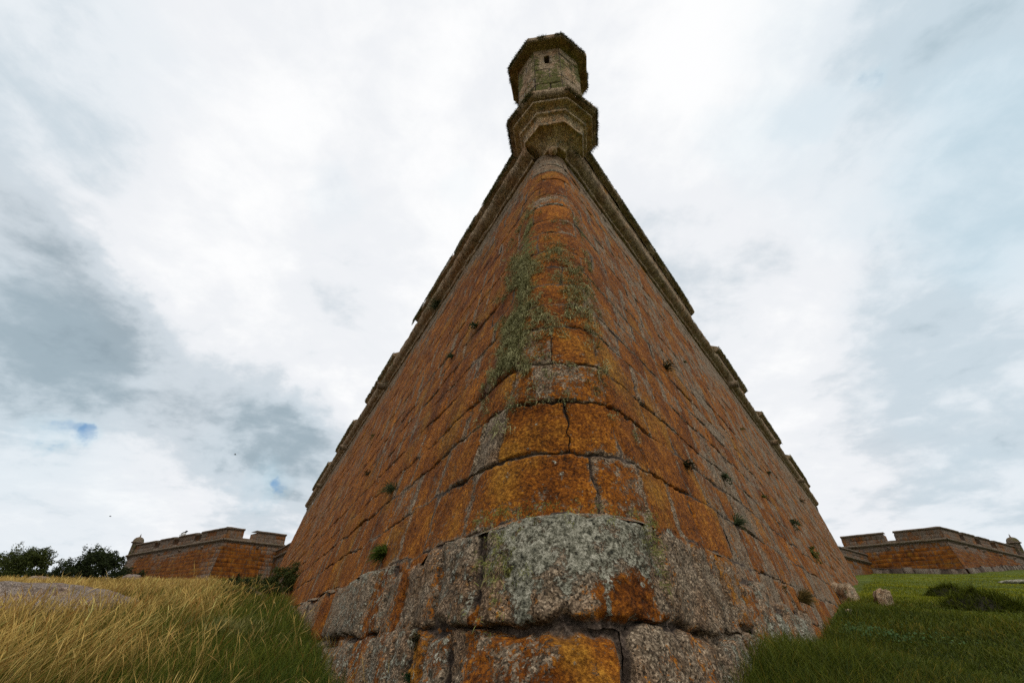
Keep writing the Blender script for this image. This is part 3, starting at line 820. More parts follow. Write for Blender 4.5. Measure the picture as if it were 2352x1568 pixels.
gr = mesh_obj('ground', V, grid_faces(360, len(rad), True), M_TURF)
tag(gr, kind='structure')

# ------------------------------------------------------------------ grass
def inside_fort(x, y, m=0.0):
    """True where the near bastion, or anything behind its faces, stands"""
    return (dist_left(x, y) < m) & (dist_right(x, y) < m)

def blades(x, y, z, h, w, lean, col0, col1, head=0.0, seed=0, curl=.5):
    """tapered bent blades; lean (n,2) horizontal offset of the tip relative to height"""
    n = len(x); rg = np.random.default_rng(seed)
    yaw = rg.random(n) * math.pi
    lv = np.array([0, .4, .72, .84, 1.0]) if head is not None and np.any(head) else np.array([0, .45, .8, 1.0])
    prof = (1.0, .8, .55, None, 0) if len(lv) == 5 else (1.0, .8, .5, 0)
    V, C = [], []
    for i, l in enumerate(lv):
        b = l ** 1.7
        px = x + lean[:, 0] * h * b; py = y + lean[:, 1] * h * b
        pz = z + h * l * (1 - .18 * l * np.hypot(lean[:, 0], lean[:, 1]))
        ww = w * (prof[i] if prof[i] is not None else 1.0)
        if len(lv) == 5 and i == 3: ww = w * (.5 + head)
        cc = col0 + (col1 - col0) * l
        if i == len(lv) - 1:
            V.append(np.column_stack([px, py, pz])); C.append(cc)
        else:
            V.append(np.column_stack([px - np.cos(yaw) * ww, py - np.sin(yaw) * ww, pz])); C.append(cc)
            V.append(np.column_stack([px + np.cos(yaw) * ww, py + np.sin(yaw) * ww, pz])); C.append(cc)
    k = len(V)
    VV = np.stack(V, 1).reshape(-1, 3); CC = np.stack(C, 1).reshape(-1, 3)
    base = np.arange(n) * k
    Q = []
    for i in range(len(lv) - 2):
        Q.append(np.stack([base + 2 * i, base + 2 * i + 1, base + 2 * i + 3, base + 2 * i + 2], 1))
    T = np.stack([base + k - 3, base + k - 2, base + k - 1], 1)
    return VV, np.concatenate(Q), T, CC

def grass_obj(name, parts, mat, label, cat):
    V, Q, T, C, n = [], [], [], [], 0
    for (v, q, t_, c_) in parts:
        V.append(v); Q.append(q + n); T.append(t_ + n); C.append(c_); n += len(v)
    o = mesh_obj(name, np.concatenate(V), [np.concatenate(Q), np.concatenate(T)], mat, color=np.concatenate(C), smooth=False)
    return tag(o, label, cat, kind='stuff')

def scatter(n, b0, b1, r0, r1, seed, power=1.0):
    """points in a sector of the field, thinning out with distance"""
    rg = np.random.default_rng(seed)
    b = np.radians(rg.uniform(b0, b1, n))
    r = np.exp(rg.uniform(math.log(r0), math.log(r1), n)) if power == 1 else r0 + (r1 - r0) * rg.random(n) ** power
    return np.sin(b) * r, np.cos(b) * r, r, rg

def lerp(a, b, t): return np.asarray(a)[None] * (1 - t[:, None]) + np.asarray(b)[None] * t[:, None]

def clear_of_rocks(x, y):
    k = np.ones_like(x, bool)
    for (rx, ry, rr) in ROCKS: k &= ((x - rx) ** 2 + (y - ry) ** 2) > rr ** 2
    return k
ROCKS = []

# ------------------------------------------------------------------ rocks
def rock(name, label, c, size, seed, mat, at, group=None, sink=.25, cat='rock', rotz=0., facet=.18, sq=2.6):
    n, m = 48, 28
    th = np.linspace(.0, math.pi, m); a = np.linspace(0, 2 * math.pi, n, endpoint=False)
    TH, AA = np.meshgrid(th, a, indexing='ij')
    x, y, z = np.sin(TH) * np.cos(AA), np.sin(TH) * np.sin(AA), -np.cos(TH)
    nrm = (np.abs(x) ** sq + np.abs(y) ** sq + np.abs(z) ** sq) ** (1 / sq)
    x, y, z = x / nrm, y / nrm, z / nrm
    g = 1 + facet * fbm(x * 1.3 + seed, y * 1.3, z * 1.3, 3, seed) + .06 * fbm(x * 5, y * 5 + seed, z * 5, 4, seed + 3)
    x, y, z = x * g, y * g, z * g
    cr, sr = math.cos(rotz), math.sin(rotz)
    X = c[0] + (x * cr * size[0] - y * sr * size[1]); Y = c[1] + (x * sr * size[0] + y * cr * size[1]); Z = c[2] + (z + 1 - 2 * sink) * size[2]
    V = np.column_stack([X.ravel(), Y.ravel(), Z.ravel()])
    mb = MB(); mb.add(V, grid_faces(n, m, True), attrs={k: v + .15 * fbm(V[:, 0] * 2, V[:, 1] * 2, V[:, 2] * 2, 3, seed + 9) for k, v in at.items()})
    o = mb.build(name, mat, origin=np.array([c[0], c[1], c[2]]))
    ROCKS.append((c[0], c[1], max(size[0], size[1]) * (1.0 if name == 'granite_outcrop' else .75)))
    return tag(o, label, cat, group)

g0 = lambda u, v: (lambda p: np.array([p[0], p[1], ground(p[0], p[1]) + 0.]))(on_ground(u, v))
p = g0(45, 1408); rock('granite_outcrop', 'long low grey granite outcrop rising from the straw grass', p + np.array([-.9, .9, -.25]), (2.6, 1.6, .68), 3, M_ROCK, dict(pal=.10, lic=-.3), sink=.3, sq=2.2, facet=.3)
p = g0(86, 1341); rock('boulder', 'small flat tan boulder half sunk in straw below the wind-bent tree', p, (1.1, .7, .48), 9, M_ROCK, dict(lic=.15, pal=.1), sink=.35)
p = g0(424, 1337); rock('boulder', 'pale flat boulder lying below the orange wall of the bird bastion', p, (1.6, .8, 1.1), 12, M_ROCK, dict(pal=.35, lic=-.2), sink=.3)
p = g0(303, 1327); rock('boulder', 'dull brown boulder at the foot of the small round turret', p, (.95, .6, .6), 15, M_ROCK, dict(lic=.1, pal=0), sink=.35)
p = g0(1948, 1385); rock('boulder', 'large blocky granite boulder leaning against the foot of the orange wall', p, (.24, .24, .34), 21, M_SENTRY, dict(lic=.02, pal=.22, mos=.2), sink=.3, sq=5, rotz=.5, facet=.34)
p = g0(2035, 1392); rock('boulder', 'lone wedge-shaped boulder standing on the lawn', p, (.17, .15, .25), 24, M_SENTRY, dict(lic=.02, pal=.2, mos=.2), sink=.3, sq=5, rotz=-.4, facet=.40)
p = g0(1951, 1410); rock('boulder', 'fist-sized pale stone in the grass under the large blocky boulder', p, (.07, .06, .06), 27, M_SENTRY, dict(lic=.0, pal=.4), sink=.2, sq=3)
p = g0(2348, 1338); rock('boulder', 'flat white slab lying out on the bright lawn', p, (1.3, .6, .14), 30, M_ROCK, dict(pal=.6, lic=-.3), sink=.4, sq=3)
_q = on_ground(45, 1408); _q = _q / np.linalg.norm(_q[:2]); _o = ROCKS[0]
ROCKS.append((_o[0] - 2.2 * _q[0] + .3, _o[1] - 2.2 * _q[1], 1.6)); ROCKS.append((_o[0] - 3.0 * _q[0] - 1.2, _o[1] - 3.0 * _q[1], 1.3))
# ---- dry and green grass left of the corner
x, y, r, rg = scatter(230000, -62, -8, 1.6, 75, 21)
x += rg.normal(0, .05, len(x)) * r ** .5
dl = dist_left(x, y)
keep = (dl > .02) & clear_of_rocks(x, y) & (rg.random(len(x)) < np.clip(.45 + .55 * sstep(-.4, .4, fbm(x / .8, y / .8, oct=3, seed=44)), 0, 1))
keep &= ~((dist_left(x, y) > 0) & (x > -27) & (y > 58))
# the far bastion's footprint
keep &= ~(((x + 32.4) * .54 + (y - 55.6) * .84 > -1.2) & ((x + 32.4) * -.54 + (y-55.6) * .84 > -40) & (y > 54))
x, y, r, dl = x[keep], y[keep], r[keep], dl[keep]
rg = np.random.default_rng(5)
n = len(x)
patch = fbm(x / 1.7, y / 1.7, oct=3, seed=46); big = fbm(x / 6, y / 6, oct=2, seed=47)
dry = np.clip(sstep(1.4, 6.4, dl + 2.6 * patch) * .92 + .04, 0, 1) * (.58 + .42 * sstep(3.2, 7.0, r))
isdry = rg.random(n) < dry
lean = np.column_stack([.08 + .36 * rg.normal(size=n) + .6 * fbm(x / 1.1, y / 1.1, oct=2, seed=50), .05 + .26 * rg.normal(size=n)])
W = np.maximum(.0017, .00044 * r)
z = ground(x, y)
d = isdry
fine = fbm(x / .35, y / .35, oct=2, seed=49)
tone = np.clip(.45 + .25 * rg.normal(size=n) + .45 * patch + .35 * big + .35 * fine, 0, 1)
hD = (.26 + .34 * rg.random(n) ** .7) * (1 + .45 * patch + .3 * fine) * (.62 + .38 * sstep(3, 9, r))
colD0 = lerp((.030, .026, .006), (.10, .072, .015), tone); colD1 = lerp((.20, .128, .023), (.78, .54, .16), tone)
dist_dim = 1.0
tall = (rg.random(n) < .025) & (r > 5) & (r < 30); hD = hD * np.where(tall, 1.35, 1.0)
red = (rg.random(n) < .22)[:, None]; colD1 = np.where(red, colD1 * np.array([.62, .48, .40]), colD1)
paleb = (rg.random(n) < .12)[:, None]; colD1 = np.where(paleb, np.minimum(colD1 * 1.35 + .04, .85), colD1)
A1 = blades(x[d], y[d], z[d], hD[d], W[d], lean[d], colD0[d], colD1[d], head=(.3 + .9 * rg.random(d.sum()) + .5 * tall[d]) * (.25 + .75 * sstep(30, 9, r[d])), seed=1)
grass_obj('dry_grass', [A1], M_GRASS, 'tall straw-coloured dry grass with seed heads leaning in the wind on the slope', 'dry grass')
gsel = ~isdry
hG = (.16 + .22 * rg.random(n)) * (1 + .4 * patch) * (.55 + .45 * sstep(3, 9, r))
toneG = np.clip(.5 + .3 * rg.normal(size=n) + .4 * patch, 0, 1)
colG0 = lerp((.010, .018, .003), (.03, .045, .006), toneG); colG1 = lerp((.045, .080, .006), (.24, .23, .03), toneG)
leanG = np.column_stack([.25 + .4 * rg.normal(size=n), .4 * rg.normal(size=n)])
A2 = blades(x[gsel], y[gsel], z[gsel], hG[gsel], W[gsel] * 1.15, leanG[gsel], colG0[gsel], colG1[gsel], head=None, seed=2)
# more green close in under the wall and nearest the eye
x, y, r, rg = scatter(60000, -50, 2, 1.3, 16, 23)
dl = dist_left(x, y); keep = (dl > .0) & (dl < 4.2) & (rg.random(len(x)) < sstep(4.2, 1.2, dl))
x, y, r = x[keep], y[keep], r[keep]; n = len(x); rg = np.random.default_rng(8)
tone = np.clip(.45 + .3 * rg.normal(size=n) + .5 * fbm(x / .9, y / .9, oct=2, seed=48), 0, 1)
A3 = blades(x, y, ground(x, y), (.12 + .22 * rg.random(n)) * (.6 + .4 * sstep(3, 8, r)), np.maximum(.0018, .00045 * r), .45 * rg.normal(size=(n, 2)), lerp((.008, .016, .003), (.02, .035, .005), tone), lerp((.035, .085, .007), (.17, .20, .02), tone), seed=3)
grass_obj('green_grass', [A2, A3], M_GRASS, 'rank green grass growing along the foot of the left wall', 'grass')

# two turf mounds with a dark undercut on the side toward the corner
for k, (mp, mw, mh) in enumerate(MOUND_SPOTS):
    base = np.array([mp[0], mp[1], float(ground(mp[0], mp[1]))])
    root = empty('turf_mound', base, ['smaller grassy turf mound with a dark undercut, farther out on the lawn', 'larger grassy turf mound with a dark undercut, nearer the eye'][k], 'turf mound', 'turf mounds on the lawn')
    nu, nv = 40, 14
    a = np.linspace(0, 2 * math.pi, nu, endpoint=False); q = np.linspace(0, 1, nv)
    Q_, A_ = np.meshgrid(q, a, indexing='ij')
    rad_ = Q_ * (1 + .22 * vn(np.cos(A_) * 2 + k * 5, np.sin(A_) * 2, seed=61 + k))
    X = base[0] + rad_ * np.cos(A_) * mw * .55; Y = base[1] + rad_ * np.sin(A_) * mw * .42
    prof = np.cos(np.clip(Q_, 0, 1) * math.pi / 2) ** .8
    skew = .75 - .40 * np.cos(A_) * Q_                       # steep toward the corner, tailing off away from it
    rough_ = lambda x, y, q: mh * (.32 * vn(x * 7, y * 7, seed=63) + .22 * vn(x * 17, y * 17, seed=68)) * np.clip(1.1 - q, 0, 1)
    Zm = ground(X, Y) - .03 + mh * 1.1 * prof * np.clip(skew, .3, 1.2) + rough_(X, Y, Q_)
    mb = MB(); mb.add(np.column_stack([X.ravel(), Y.ravel(), Zm.ravel()]), grid_faces(nu, nv, True)); mb.build('earth', M_EARTH, root)
    rg = np.random.default_rng(64 + k); n = 9000
    aa, qq = rg.random(n) * 2 * math.pi, np.sqrt(rg.random(n))
    bare = (np.cos(aa - math.radians(205)) > .55) & (qq > .35) & (qq < .95)
    keep = ~bare | (rg.random(n) < .2); aa, qq = aa[keep], qq[keep]; n = len(aa)
    rr_ = qq * (1 + .22 * vn(np.cos(aa) * 2 + k * 5, np.sin(aa) * 2, seed=61 + k))
    gx_ = base[0] + rr_ * np.cos(aa) * mw * .55; gy_ = base[1] + rr_ * np.sin(aa) * mw * .42
    gz_ = ground(gx_, gy_) - .04 + mh * 1.1 * np.cos(np.clip(qq, 0, 1) * math.pi / 2) ** .8 * np.clip(.75 - .40 * np.cos(aa) * qq, .3, 1.2) + rough_(gx_, gy_, qq)
    tone = np.clip(rg.normal(.4, .25, n), 0, 1)
    V, Q, T, C = blades(gx_, gy_, gz_, (.03 + .07 * rg.random(n) + .10 * (rg.random(n) < .06)) * (mh / .25) * (1 + .7 * vn(gx_ * 6, gy_ * 6, seed=69)), np.full(n, .008), .6 * rg.normal(size=(n, 2)) + np.array([-.25, -.2]), lerp((.010, .016, .003), (.02, .028, .005), tone), lerp((.045, .07, .006), (.20, .21, .018), tone), seed=66)
    tag(mesh_obj('grass', V, [Q, T], M_GRASS, root, color=C, smooth=False), kind='stuff')

# ---- lawn right of the corner
x, y, r, rg = scatter(270000, 6, 60, 1.5, 70, 31)
dr = dist_right(x, y)
keep = (dr > .02) & clear_of_rocks(x, y) & ~((x > 40) & (y > 53 + 0 * x) & ((x - 48.7) * -.54 + (y - 55.4) * .84 > -1.6))
x, y, r, dr = x[keep], y[keep], r[keep], dr[keep]; n = len(x); rg = np.random.default_rng(9)
patch = fbm(x / 1.5, y / 1.5, oct=3, seed=51); big = fbm(x / 8, y / 8, oct=2, seed=52)
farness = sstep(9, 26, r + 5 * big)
nearwall = sstep(1.6, .1, dr)
h = (.035 + .09 * rg.random(n)) * (1 + .6 * patch) * (1 - .35 * farness) + nearwall * (.05 + .12 * rg.random(n)) * sstep(30, 8, r)
tone = np.clip(.45 + .28 * rg.normal(size=n) + .45 * patch, 0, 1)
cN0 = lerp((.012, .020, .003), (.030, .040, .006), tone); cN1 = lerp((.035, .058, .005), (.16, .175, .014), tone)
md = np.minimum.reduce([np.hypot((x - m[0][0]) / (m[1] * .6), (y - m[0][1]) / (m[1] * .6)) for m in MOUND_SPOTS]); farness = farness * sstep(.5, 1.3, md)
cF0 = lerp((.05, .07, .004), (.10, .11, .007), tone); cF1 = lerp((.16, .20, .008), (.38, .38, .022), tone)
f = farness[:, None]  # near blades darkened, far ones brightened: cloud shade and sunlight painted into the grass
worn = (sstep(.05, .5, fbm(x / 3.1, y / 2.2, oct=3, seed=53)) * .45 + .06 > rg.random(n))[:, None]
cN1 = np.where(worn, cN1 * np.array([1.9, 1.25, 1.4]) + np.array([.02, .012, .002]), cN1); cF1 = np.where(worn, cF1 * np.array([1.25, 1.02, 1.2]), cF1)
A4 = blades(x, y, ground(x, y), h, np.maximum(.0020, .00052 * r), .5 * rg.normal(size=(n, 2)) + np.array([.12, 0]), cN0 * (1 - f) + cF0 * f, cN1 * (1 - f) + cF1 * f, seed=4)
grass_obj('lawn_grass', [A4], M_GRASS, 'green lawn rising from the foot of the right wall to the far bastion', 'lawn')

# ---- small-leaved ground cover by the foot of the right wall
def leaf_quads(P, N, size, col, seed, aspect=.6):
    """one small pointed leaf (two triangles folded on the midrib) at each point"""
    rg = np.random.default_rng(seed); n = len(P)
    t = rg.normal(size=(n, 3)); t -= N * np.sum(t * N, 1, keepdims=True); t /= np.linalg.norm(t, axis=1, keepdims=True) + 1e-9
    b = np.cross(N, t); s = np.asarray(size).reshape(-1, 1) * np.ones((n, 1))
    V = np.stack([P - t * s * .5, P + b * s * aspect * .5 + N * s * .1, P + t * s * .5, P - b * s * aspect * .5 + N * s * .1], 1).reshape(-1, 3)
    i = np.arange(n) * 4
    T = np.concatenate([np.stack([i, i + 1, i + 2], 1), np.stack([i, i + 2, i + 3], 1)])
    return V, T, np.repeat(col, 4, 0)
P0 = on_ground(1985, 1465)
rg = np.random.default_rng(14)
n = 2000
x = P0[0] + rg.normal(0, .36, n) - .05; y = P0[1] + rg.normal(0, .60, n) + .2
k = (dist_right(x, y) > .12) & (fbm(x * 2.2, y * 2.2, oct=2, seed=88) > -.15); x, y = x[k], y[k]; n = len(x)
N = rg.normal(0, .45, (n, 3)) + np.array([-.1, -.3, 1.]); N /= np.linalg.norm(N, axis=1, keepdims=True)
V, T, C = leaf_quads(np.column_stack([x, y, ground(x, y) + .05 + .09 * rg.random(n)]), N, (.025 + .025 * rg.random(n)), lerp((.025, .06, .014), (.09, .16, .05), rg.random(n)), 15, .85)
o = mesh_obj('ground_cover', V, T, M_LEAF, color=C, smooth=False)
tag(o, 'patch of round-leaved blue-green ground cover in the lawn near the wall', 'ground cover', kind='stuff')

# ------------------------------------------------------------------ trees and shrubs
def twig_tube(mb, pts, r0, r1, n=6):
    pts = np.asarray(pts, float); m = len(pts); rows = []
    for i, p in enumerate(pts):
        d = pts[min(i + 1, m - 1)] - pts[max(i - 1, 0)]; d /= np.linalg.norm(d) + 1e-9
        s = np.cross(d, [.3, .2, 1.]); s /= np.linalg.norm(s) + 1e-9; u = np.cross(s, d)
        rr = r0 + (r1 - r0) * i / (m - 1); a = np.linspace(0, 2 * math.pi, n, endpoint=False)
        rows.append(p + np.outer(np.cos(a) * rr, s) + np.outer(np.sin(a) * rr, u))
    mb.add(np.concatenate(rows), grid_faces(n, m, True))

def tree(name, label, base, clumps, leaf, nleaf, seed, pal, cat='tree', group=None, wind=(.5, 0, .1)):
    """clumps: [(dx, dy, dz, rx, ry, rz)] relative to the base"""
    rg = np.random.default_rng(seed); base = np.asarray(base, float)
    root = empty(name, base, label, cat, group)
    mb = MB(); P, N, tone = [], [], []
    vol = np.array([c[3] * c[4] * c[5] for c in clumps]) ** .67; vol /= vol.sum()
    for c, f in zip(clumps, vol):
        cc = base + np.array(c[:3])
        j = base + np.array([c[0] * .25, c[1] * .25, max(.2, c[2] * .35)])
        twig_tube(mb, [base + np.array([rg.normal() * .05, 0, -.3]), j, (j + cc) / 2 + rg.normal(0, .15, 3), cc], .14 * c[3] / 1.2, .03)
        # sprays: short branchlets inside the clump that carry the leaves, leaving gaps between
        ns = max(10, int(34 * c[3]))
        for _ in range(ns):
            u = rg.normal(size=3); u /= np.linalg.norm(u); rr = rg.random() ** .45
            q = cc + u * rr * np.array(c[3:6])
            m = max(4, int(nleaf * f / ns)); ax = u * .6 + np.array(wind) + rg.normal(0, .35, 3); ax /= np.linalg.norm(ax)
            tt = rg.random(m) - .3
            ln = .55 * c[3] * (.7 + .6 * rg.random())
            pts = q + np.outer(tt * ln, ax) + rg.normal(0, .10 * c[3], (m, 3)) * (1 - .5 * np.clip(tt, 0, 1))[:, None]
            P.append(pts); N.append(rg.normal(size=(m, 3)) + ax * .5 + np.array([0, 0, .5])); tone.append(np.clip(rg.normal(.5, .18) + .15 * rg.normal(size=m), 0, 1))
    P = np.concatenate(P); N = np.concatenate(N); N /= np.linalg.norm(N, axis=1, keepdims=True); tone = np.concatenate(tone)
    V, T, C = leaf_quads(P, N, leaf * (.7 + .6 * rg.random(len(P))), lerp(pal[0], pal[1], tone), seed + 1, .55)
    mb.build('trunk', M_BARK, root)
    mesh_obj('crown', V, T, M_LEAF, root, color=C, smooth=False)
    return root

DK = ((.010, .016, .006), (.045, .060, .016)); MID = ((.018, .028, .006), (.075, .090, .018))
d = bearing(195, 1318); b1 = d * (58 / d[1]); b1[2] = ground(b1[0], b1[1]) - .3
tree('tree', 'dark dense tree with a pointed top between the wind-bent tree and the turret', b1,
     [(.2, 0, 2.2, 1.7, 1.5, 1.3), (-1.8, .3, 1.7, 1.5, 1.3, 1.0), (2.0, -.2, 1.9, 1.5, 1.3, .95), (-.2, .3, 3.0, .9, .9, .8), (3.4, .2, 1.1, 1.5, 1.2, .75), (1.1, .5, 2.7, 1.3, 1.0, .8), (2.6, .4, 2.5, .9, .8, .6), (-2.9, 0, .9, 1.3, 1.1, .8), (0, -.4, 1.0, 2.6, 1.4, .9), (4.6, .1, .5, .8, .7, .5)], .17, 26000, 41, DK, group=None)
d = bearing(30, 1318); b2 = d * (54 / d[1]); b2[2] = ground(b2[0], b2[1]) - .3
tree('tree', 'wind-bent bushy tree standing behind the granite outcrop', b2,
     [(-.4, 0, 2.2, 1.9, 1.4, .9), (1.3, .2, 2.4, 1.5, 1.2, .8), (2.5, 0, 2.2, 1.1, .9, .8), (-2.3, .1, 1.6, 1.7, 1.3, 1.0), (.4, -.3, .9, 2.4, 1.4, .8), (2.4, -.2, 1.0, 1.3, 1.0, .6), (-4.2, 0, 1.2, 1.9, 1.3, 1.1), (-5.5, .2, 2.0, 1.6, 1.2, .9), (3.3, .0, .5, .7, .6, .4)], .17, 26000, 43, MID, wind=(.8, 0, .25))
p = g0(328, 1330) + np.array([0, .6, -.1])
tree('shrub', 'round dark shrub in front of the bird bastion', p, [(0, 0, .75, 1.0, .9, .85), (.7, 0, .5, .8, .7, .6), (-.6, .1, .55, .8, .7, .6)], .13, 5000, 45, DK, 'shrub')
p = g0(540, 1362); 
tree('shrub', 'dark spiky shrub at the meeting of straw grass and orange wall', p, [(0, 0, .45, .50, .5, .45), (.45, .1, .40, .6, .5, .4), (1.1, .1, .35, .7, .5, .38), (-.5, .2, .55, .3, .3, .42)], .06, 9000, 47, DK, 'shrub')
p = g0(628, 1385)
tree('shrub', 'olive-green leafy bush crowding the foot of the left wall', p + np.array([-.25, 0, 0]), [(0, 0, .42, .5, .5, .48), (.1, .6, .6, .5, .6, .6), (-.7, .2, .32, .6, .5, .36), (-.2, 1.3, .6, .6, .6, .6)], .055, 11000, 49, MID, 'shrub')
for (u, v, hgt, lab) in ((600, 1350, 1.0, 'tall yellow-headed weed clump near the left wall above the olive bush'), (520, 1490, .45, 'pale seeding weed in the green grass by the plinth')):
    p = g0(u, v); rg = np.random.default_rng(u); n = 260
    q = p[None, :2] + rg.normal(0, .22, (n, 2)) * np.array([1., 1.]); k = dist_left(q[:, 0], q[:, 1]) > .03; q = q[k]; n = len(q)
    V, Q, T, C = blades(q[:, 0], q[:, 1], ground(q[:, 0], q[:, 1]), hgt * (.6 + .4 * rg.random(n)), np.full(n, .005), .22 * rg.normal(size=(n, 2)), lerp((.02, .035, .006), (.04, .06, .01), rg.random(n)), lerp((.12, .13, .03), (.32, .28, .10), rg.random(n)), head=np.full(n, 1.2), seed=3)
    tag(mesh_obj('weed', V, [Q, T], M_GRASS, color=C, smooth=False, origin=p), lab, 'weed')

# ---- plants rooted in the wall
def wall_plant(name, label, s, z, size, n, seed, pal, kind='leaf', group=None, surf=wall_surf, drop=.3):
    rg = np.random.default_rng(seed)
    p = surf(np.array([s]), np.array([z]), .0)[0]
    q = surf(np.array([s]), np.array([z]), .2)[0]; nr = (q - p) / .2; nr = nr / np.linalg.norm(nr)
    side = np.cross(nr, [0, 0, 1.])
    if kind == 'leaf':
        size = size * .48; ns = max(7, n // 9); V, T, C, Qs, cnt = [], [], [], [], 0
        for _ in range(ns):
            aim = nr * .9 + rg.normal(0, .6, 3) + np.array([0, 0, .45 - drop]); aim /= np.linalg.norm(aim)
            L = size * (.5 + .7 * rg.random()); sd = np.cross(aim, rg.normal(size=3)); sd /= np.linalg.norm(sd)
            k = 6; tt = np.linspace(0, 1, k); pts = p - nr * .02 + np.outer(tt * L, aim) + np.outer(tt ** 2 * L * -.35, [0, 0, 1.])
            w = .003 + .006 * size
            sv = np.concatenate([pts - sd * w, pts + sd * w]); V.append(sv); i = np.arange(k - 1) + cnt
            T.append(np.concatenate([np.stack([i, i + 1, i + k + 1], 1), np.stack([i, i + k + 1, i + k], 1)])); C.append(np.repeat(np.array([pal[0]]), 2 * k, 0)); cnt += 2 * k
            m = 16; tl_ = rg.random(m) * .9 + .1
            P = p + np.outer(tl_ * L, aim) + np.outer(tl_ ** 2 * L * -.35, [0, 0, 1.]) + rg.normal(0, size * .07, (m, 3))
            N = rg.normal(size=(m, 3)) + nr * .6 + np.array([0, 0, .6]); N /= np.linalg.norm(N, axis=1, keepdims=True)
            lv, lt, lc = leaf_quads(P, N, size * .26 * (.6 + .7 * rg.random(m)), lerp(pal[0], pal[1], rg.random(m)), seed, .42)
            V.append(lv); T.append(lt + cnt); C.append(lc); cnt += len(lv)
        o = mesh_obj(name, np.concatenate(V), np.concatenate(T), M_LEAF, color=np.concatenate(C), smooth=False, origin=p)
    else:
        q0 = p + np.outer(rg.normal(0, size * .25, n), side); hh = size * (.5 + .6 * rg.random(n))
        aim = nr * .8 + rg.normal(0, .45, (n, 3)) + np.array([0, 0, .5]); aim /= np.linalg.norm(aim, axis=1, keepdims=True)
        mid = q0 + aim * (hh * .6)[:, None]; tip = mid + (aim + np.array([0, 0, -drop * 2])) * (hh * .45)[:, None]
        sd = np.cross(aim, rg.normal(size=(n, 3))); sd /= np.linalg.norm(sd, axis=1, keepdims=True); w = .004 + size * .012
        V = np.stack([q0 - sd * w, q0 + sd * w, mid - sd * w * .8, mid + sd * w * .8, tip], 1).reshape(-1, 3); i = np.arange(n) * 5
        c = lerp(pal[0], pal[1], rg.random(n))
        o = mesh_obj(name, V, [np.stack([i, i + 1, i + 3, i + 2], 1), np.stack([i + 2, i + 3, i + 4], 1)], M_LEAF, color=np.repeat(c, 5, 0), smooth=False, origin=p)
    return tag(o, label, 'wall plant', group)

def wall_sz(u, v, surf=wall_surf):
    """wall coordinates of the spot on the near bastion met along a bearing"""
    best = None; d = bearing(u, v)
    for lo, hi, ns, zl, zh in ((-44, 47, 400, -.8, HW),):
        S = np.concatenate([np.linspace(-44, -S0, 1400), np.linspace(-S0, S0, 120), np.linspace(S0, 47, 1500)])
        for z in np.linspace(-.8, HW, 200):
            pp = surf(S, np.full_like(S, z), 0.); c = (pp @ d) / np.linalg.norm(pp, axis=1)
            hd = np.array([nL, nR])
            nn = np.where(S < -.6, nL @ -d[:2], np.where(S > .6, nR @ -d[:2], 1.0))
            c = np.where(nn > -.2, c, -1); i = int(np.argmax(c))
            if best is None or c[i] > best[0]: best = (c[i], S[i], z)
    return best[1], best[2]
FERN = ((.008, .022, .006), (.03, .065, .018)); SAGE = ((.03, .045, .018), (.10, .12, .05)); RUSTY = ((.02, .02, .006), (.08, .06, .02)); GRN = ((.02, .04, .006), (.11, .15, .02))
for i, (u, v, size, n, pal, kind, lab) in enumerate([
    (1096, 752, .34, 70, FERN, 'leaf', 'dark broad-leaved fern rooted in the upper left face'),
    (884, 1278, .20, 260, GRN, 'blade', 'thick green grass tuft on the plinth ledge at the left face'),
    (1040, 820, .14, 60, SAGE, 'blade', 'thin grassy sprig just below the broad-leaved fern'),
    (858, 1000, .30, 60, GRN, 'leaf', 'yellow-green sprig midway up the left face'),
    (850, 1085, .30, 90, RUSTY, 'leaf', 'dark brownish tuft on the lower left face'),
    (905, 1128, .26, 60, SAGE, 'blade', 'wispy weed low on the left face over the plinth ledge'),
    (1000, 700, .5, 110, SAGE, 'blade', 'long grass hanging under the left cordon where the parapet ends'),
    (1527, 846, .24, 50, RUSTY, 'blade', 'bare reddish twig sprouting from a joint of the right face'),
    (1572, 1068, .24, 190, RUSTY, 'leaf', 'bushy dark tuft in the middle of the right face'),
    (1656, 1094, .30, 120, SAGE, 'leaf', 'sage-green tuft on the right face beside the bushy dark tuft'),
    (1570, 830, .20, 60, GRN, 'leaf', 'small green tuft high on the right face near the reddish twig'),
    (1762, 1085, .34, 90, SAGE, 'leaf', 'grey-green tuft near the middle edge of the right face'),
    (1815, 1195, .5, 150, SAGE, 'leaf', 'broad sage clump low on the right face toward the shoulder'),
    (1838, 1150, .45, 90, RUSTY, 'leaf', 'brown withered tuft under the right cordon near the shoulder'),
    (1700, 985, .26, 60, GRN, 'leaf', 'bright green sprig below the second right merlon'),
    (1862, 1270, .5, 120, GRN, 'leaf', 'olive clump at the lowest far end of the right face'),
    (1690, 1205, .2, 60, SAGE, 'blade', 'faint grassy sprig on the lower right face'),
    (1750, 1140, .26, 60, GRN, 'leaf', 'pale green sprig left of the withered brown tuft')]):
    s, z = wall_sz(u, v)
    wall_plant('wall_plant', lab, s, z, size, n, 900 + i, pal, kind, 'plants rooted in the wall')
for i, (u, v, size, n, pal, kind, lab) in enumerate([
    (1838, 1382, .22, 260, ((.06, .045, .012), (.20, .14, .045)), 'blade', 'dry brown grass tuft on the broken plinth at the right face'),
    (1800, 1355, .12, 60, FERN, 'leaf', 'small dark green weed on top of the broken right plinth'),
    (945, 1545, .14, 90, FERN, 'leaf', 'leafy weed at the very foot of the left plinth'),
    (965, 1480, .16, 110, RUSTY, 'leaf', 'dark creeping weed in the joint of the left plinth blocks')]):
    s, z = wall_sz(u, v, plinth_surf)
    wall_plant('wall_plant', lab, s, z, size, n, 950 + i, pal, kind, 'plants rooted in the plinth', plinth_surf, .1)

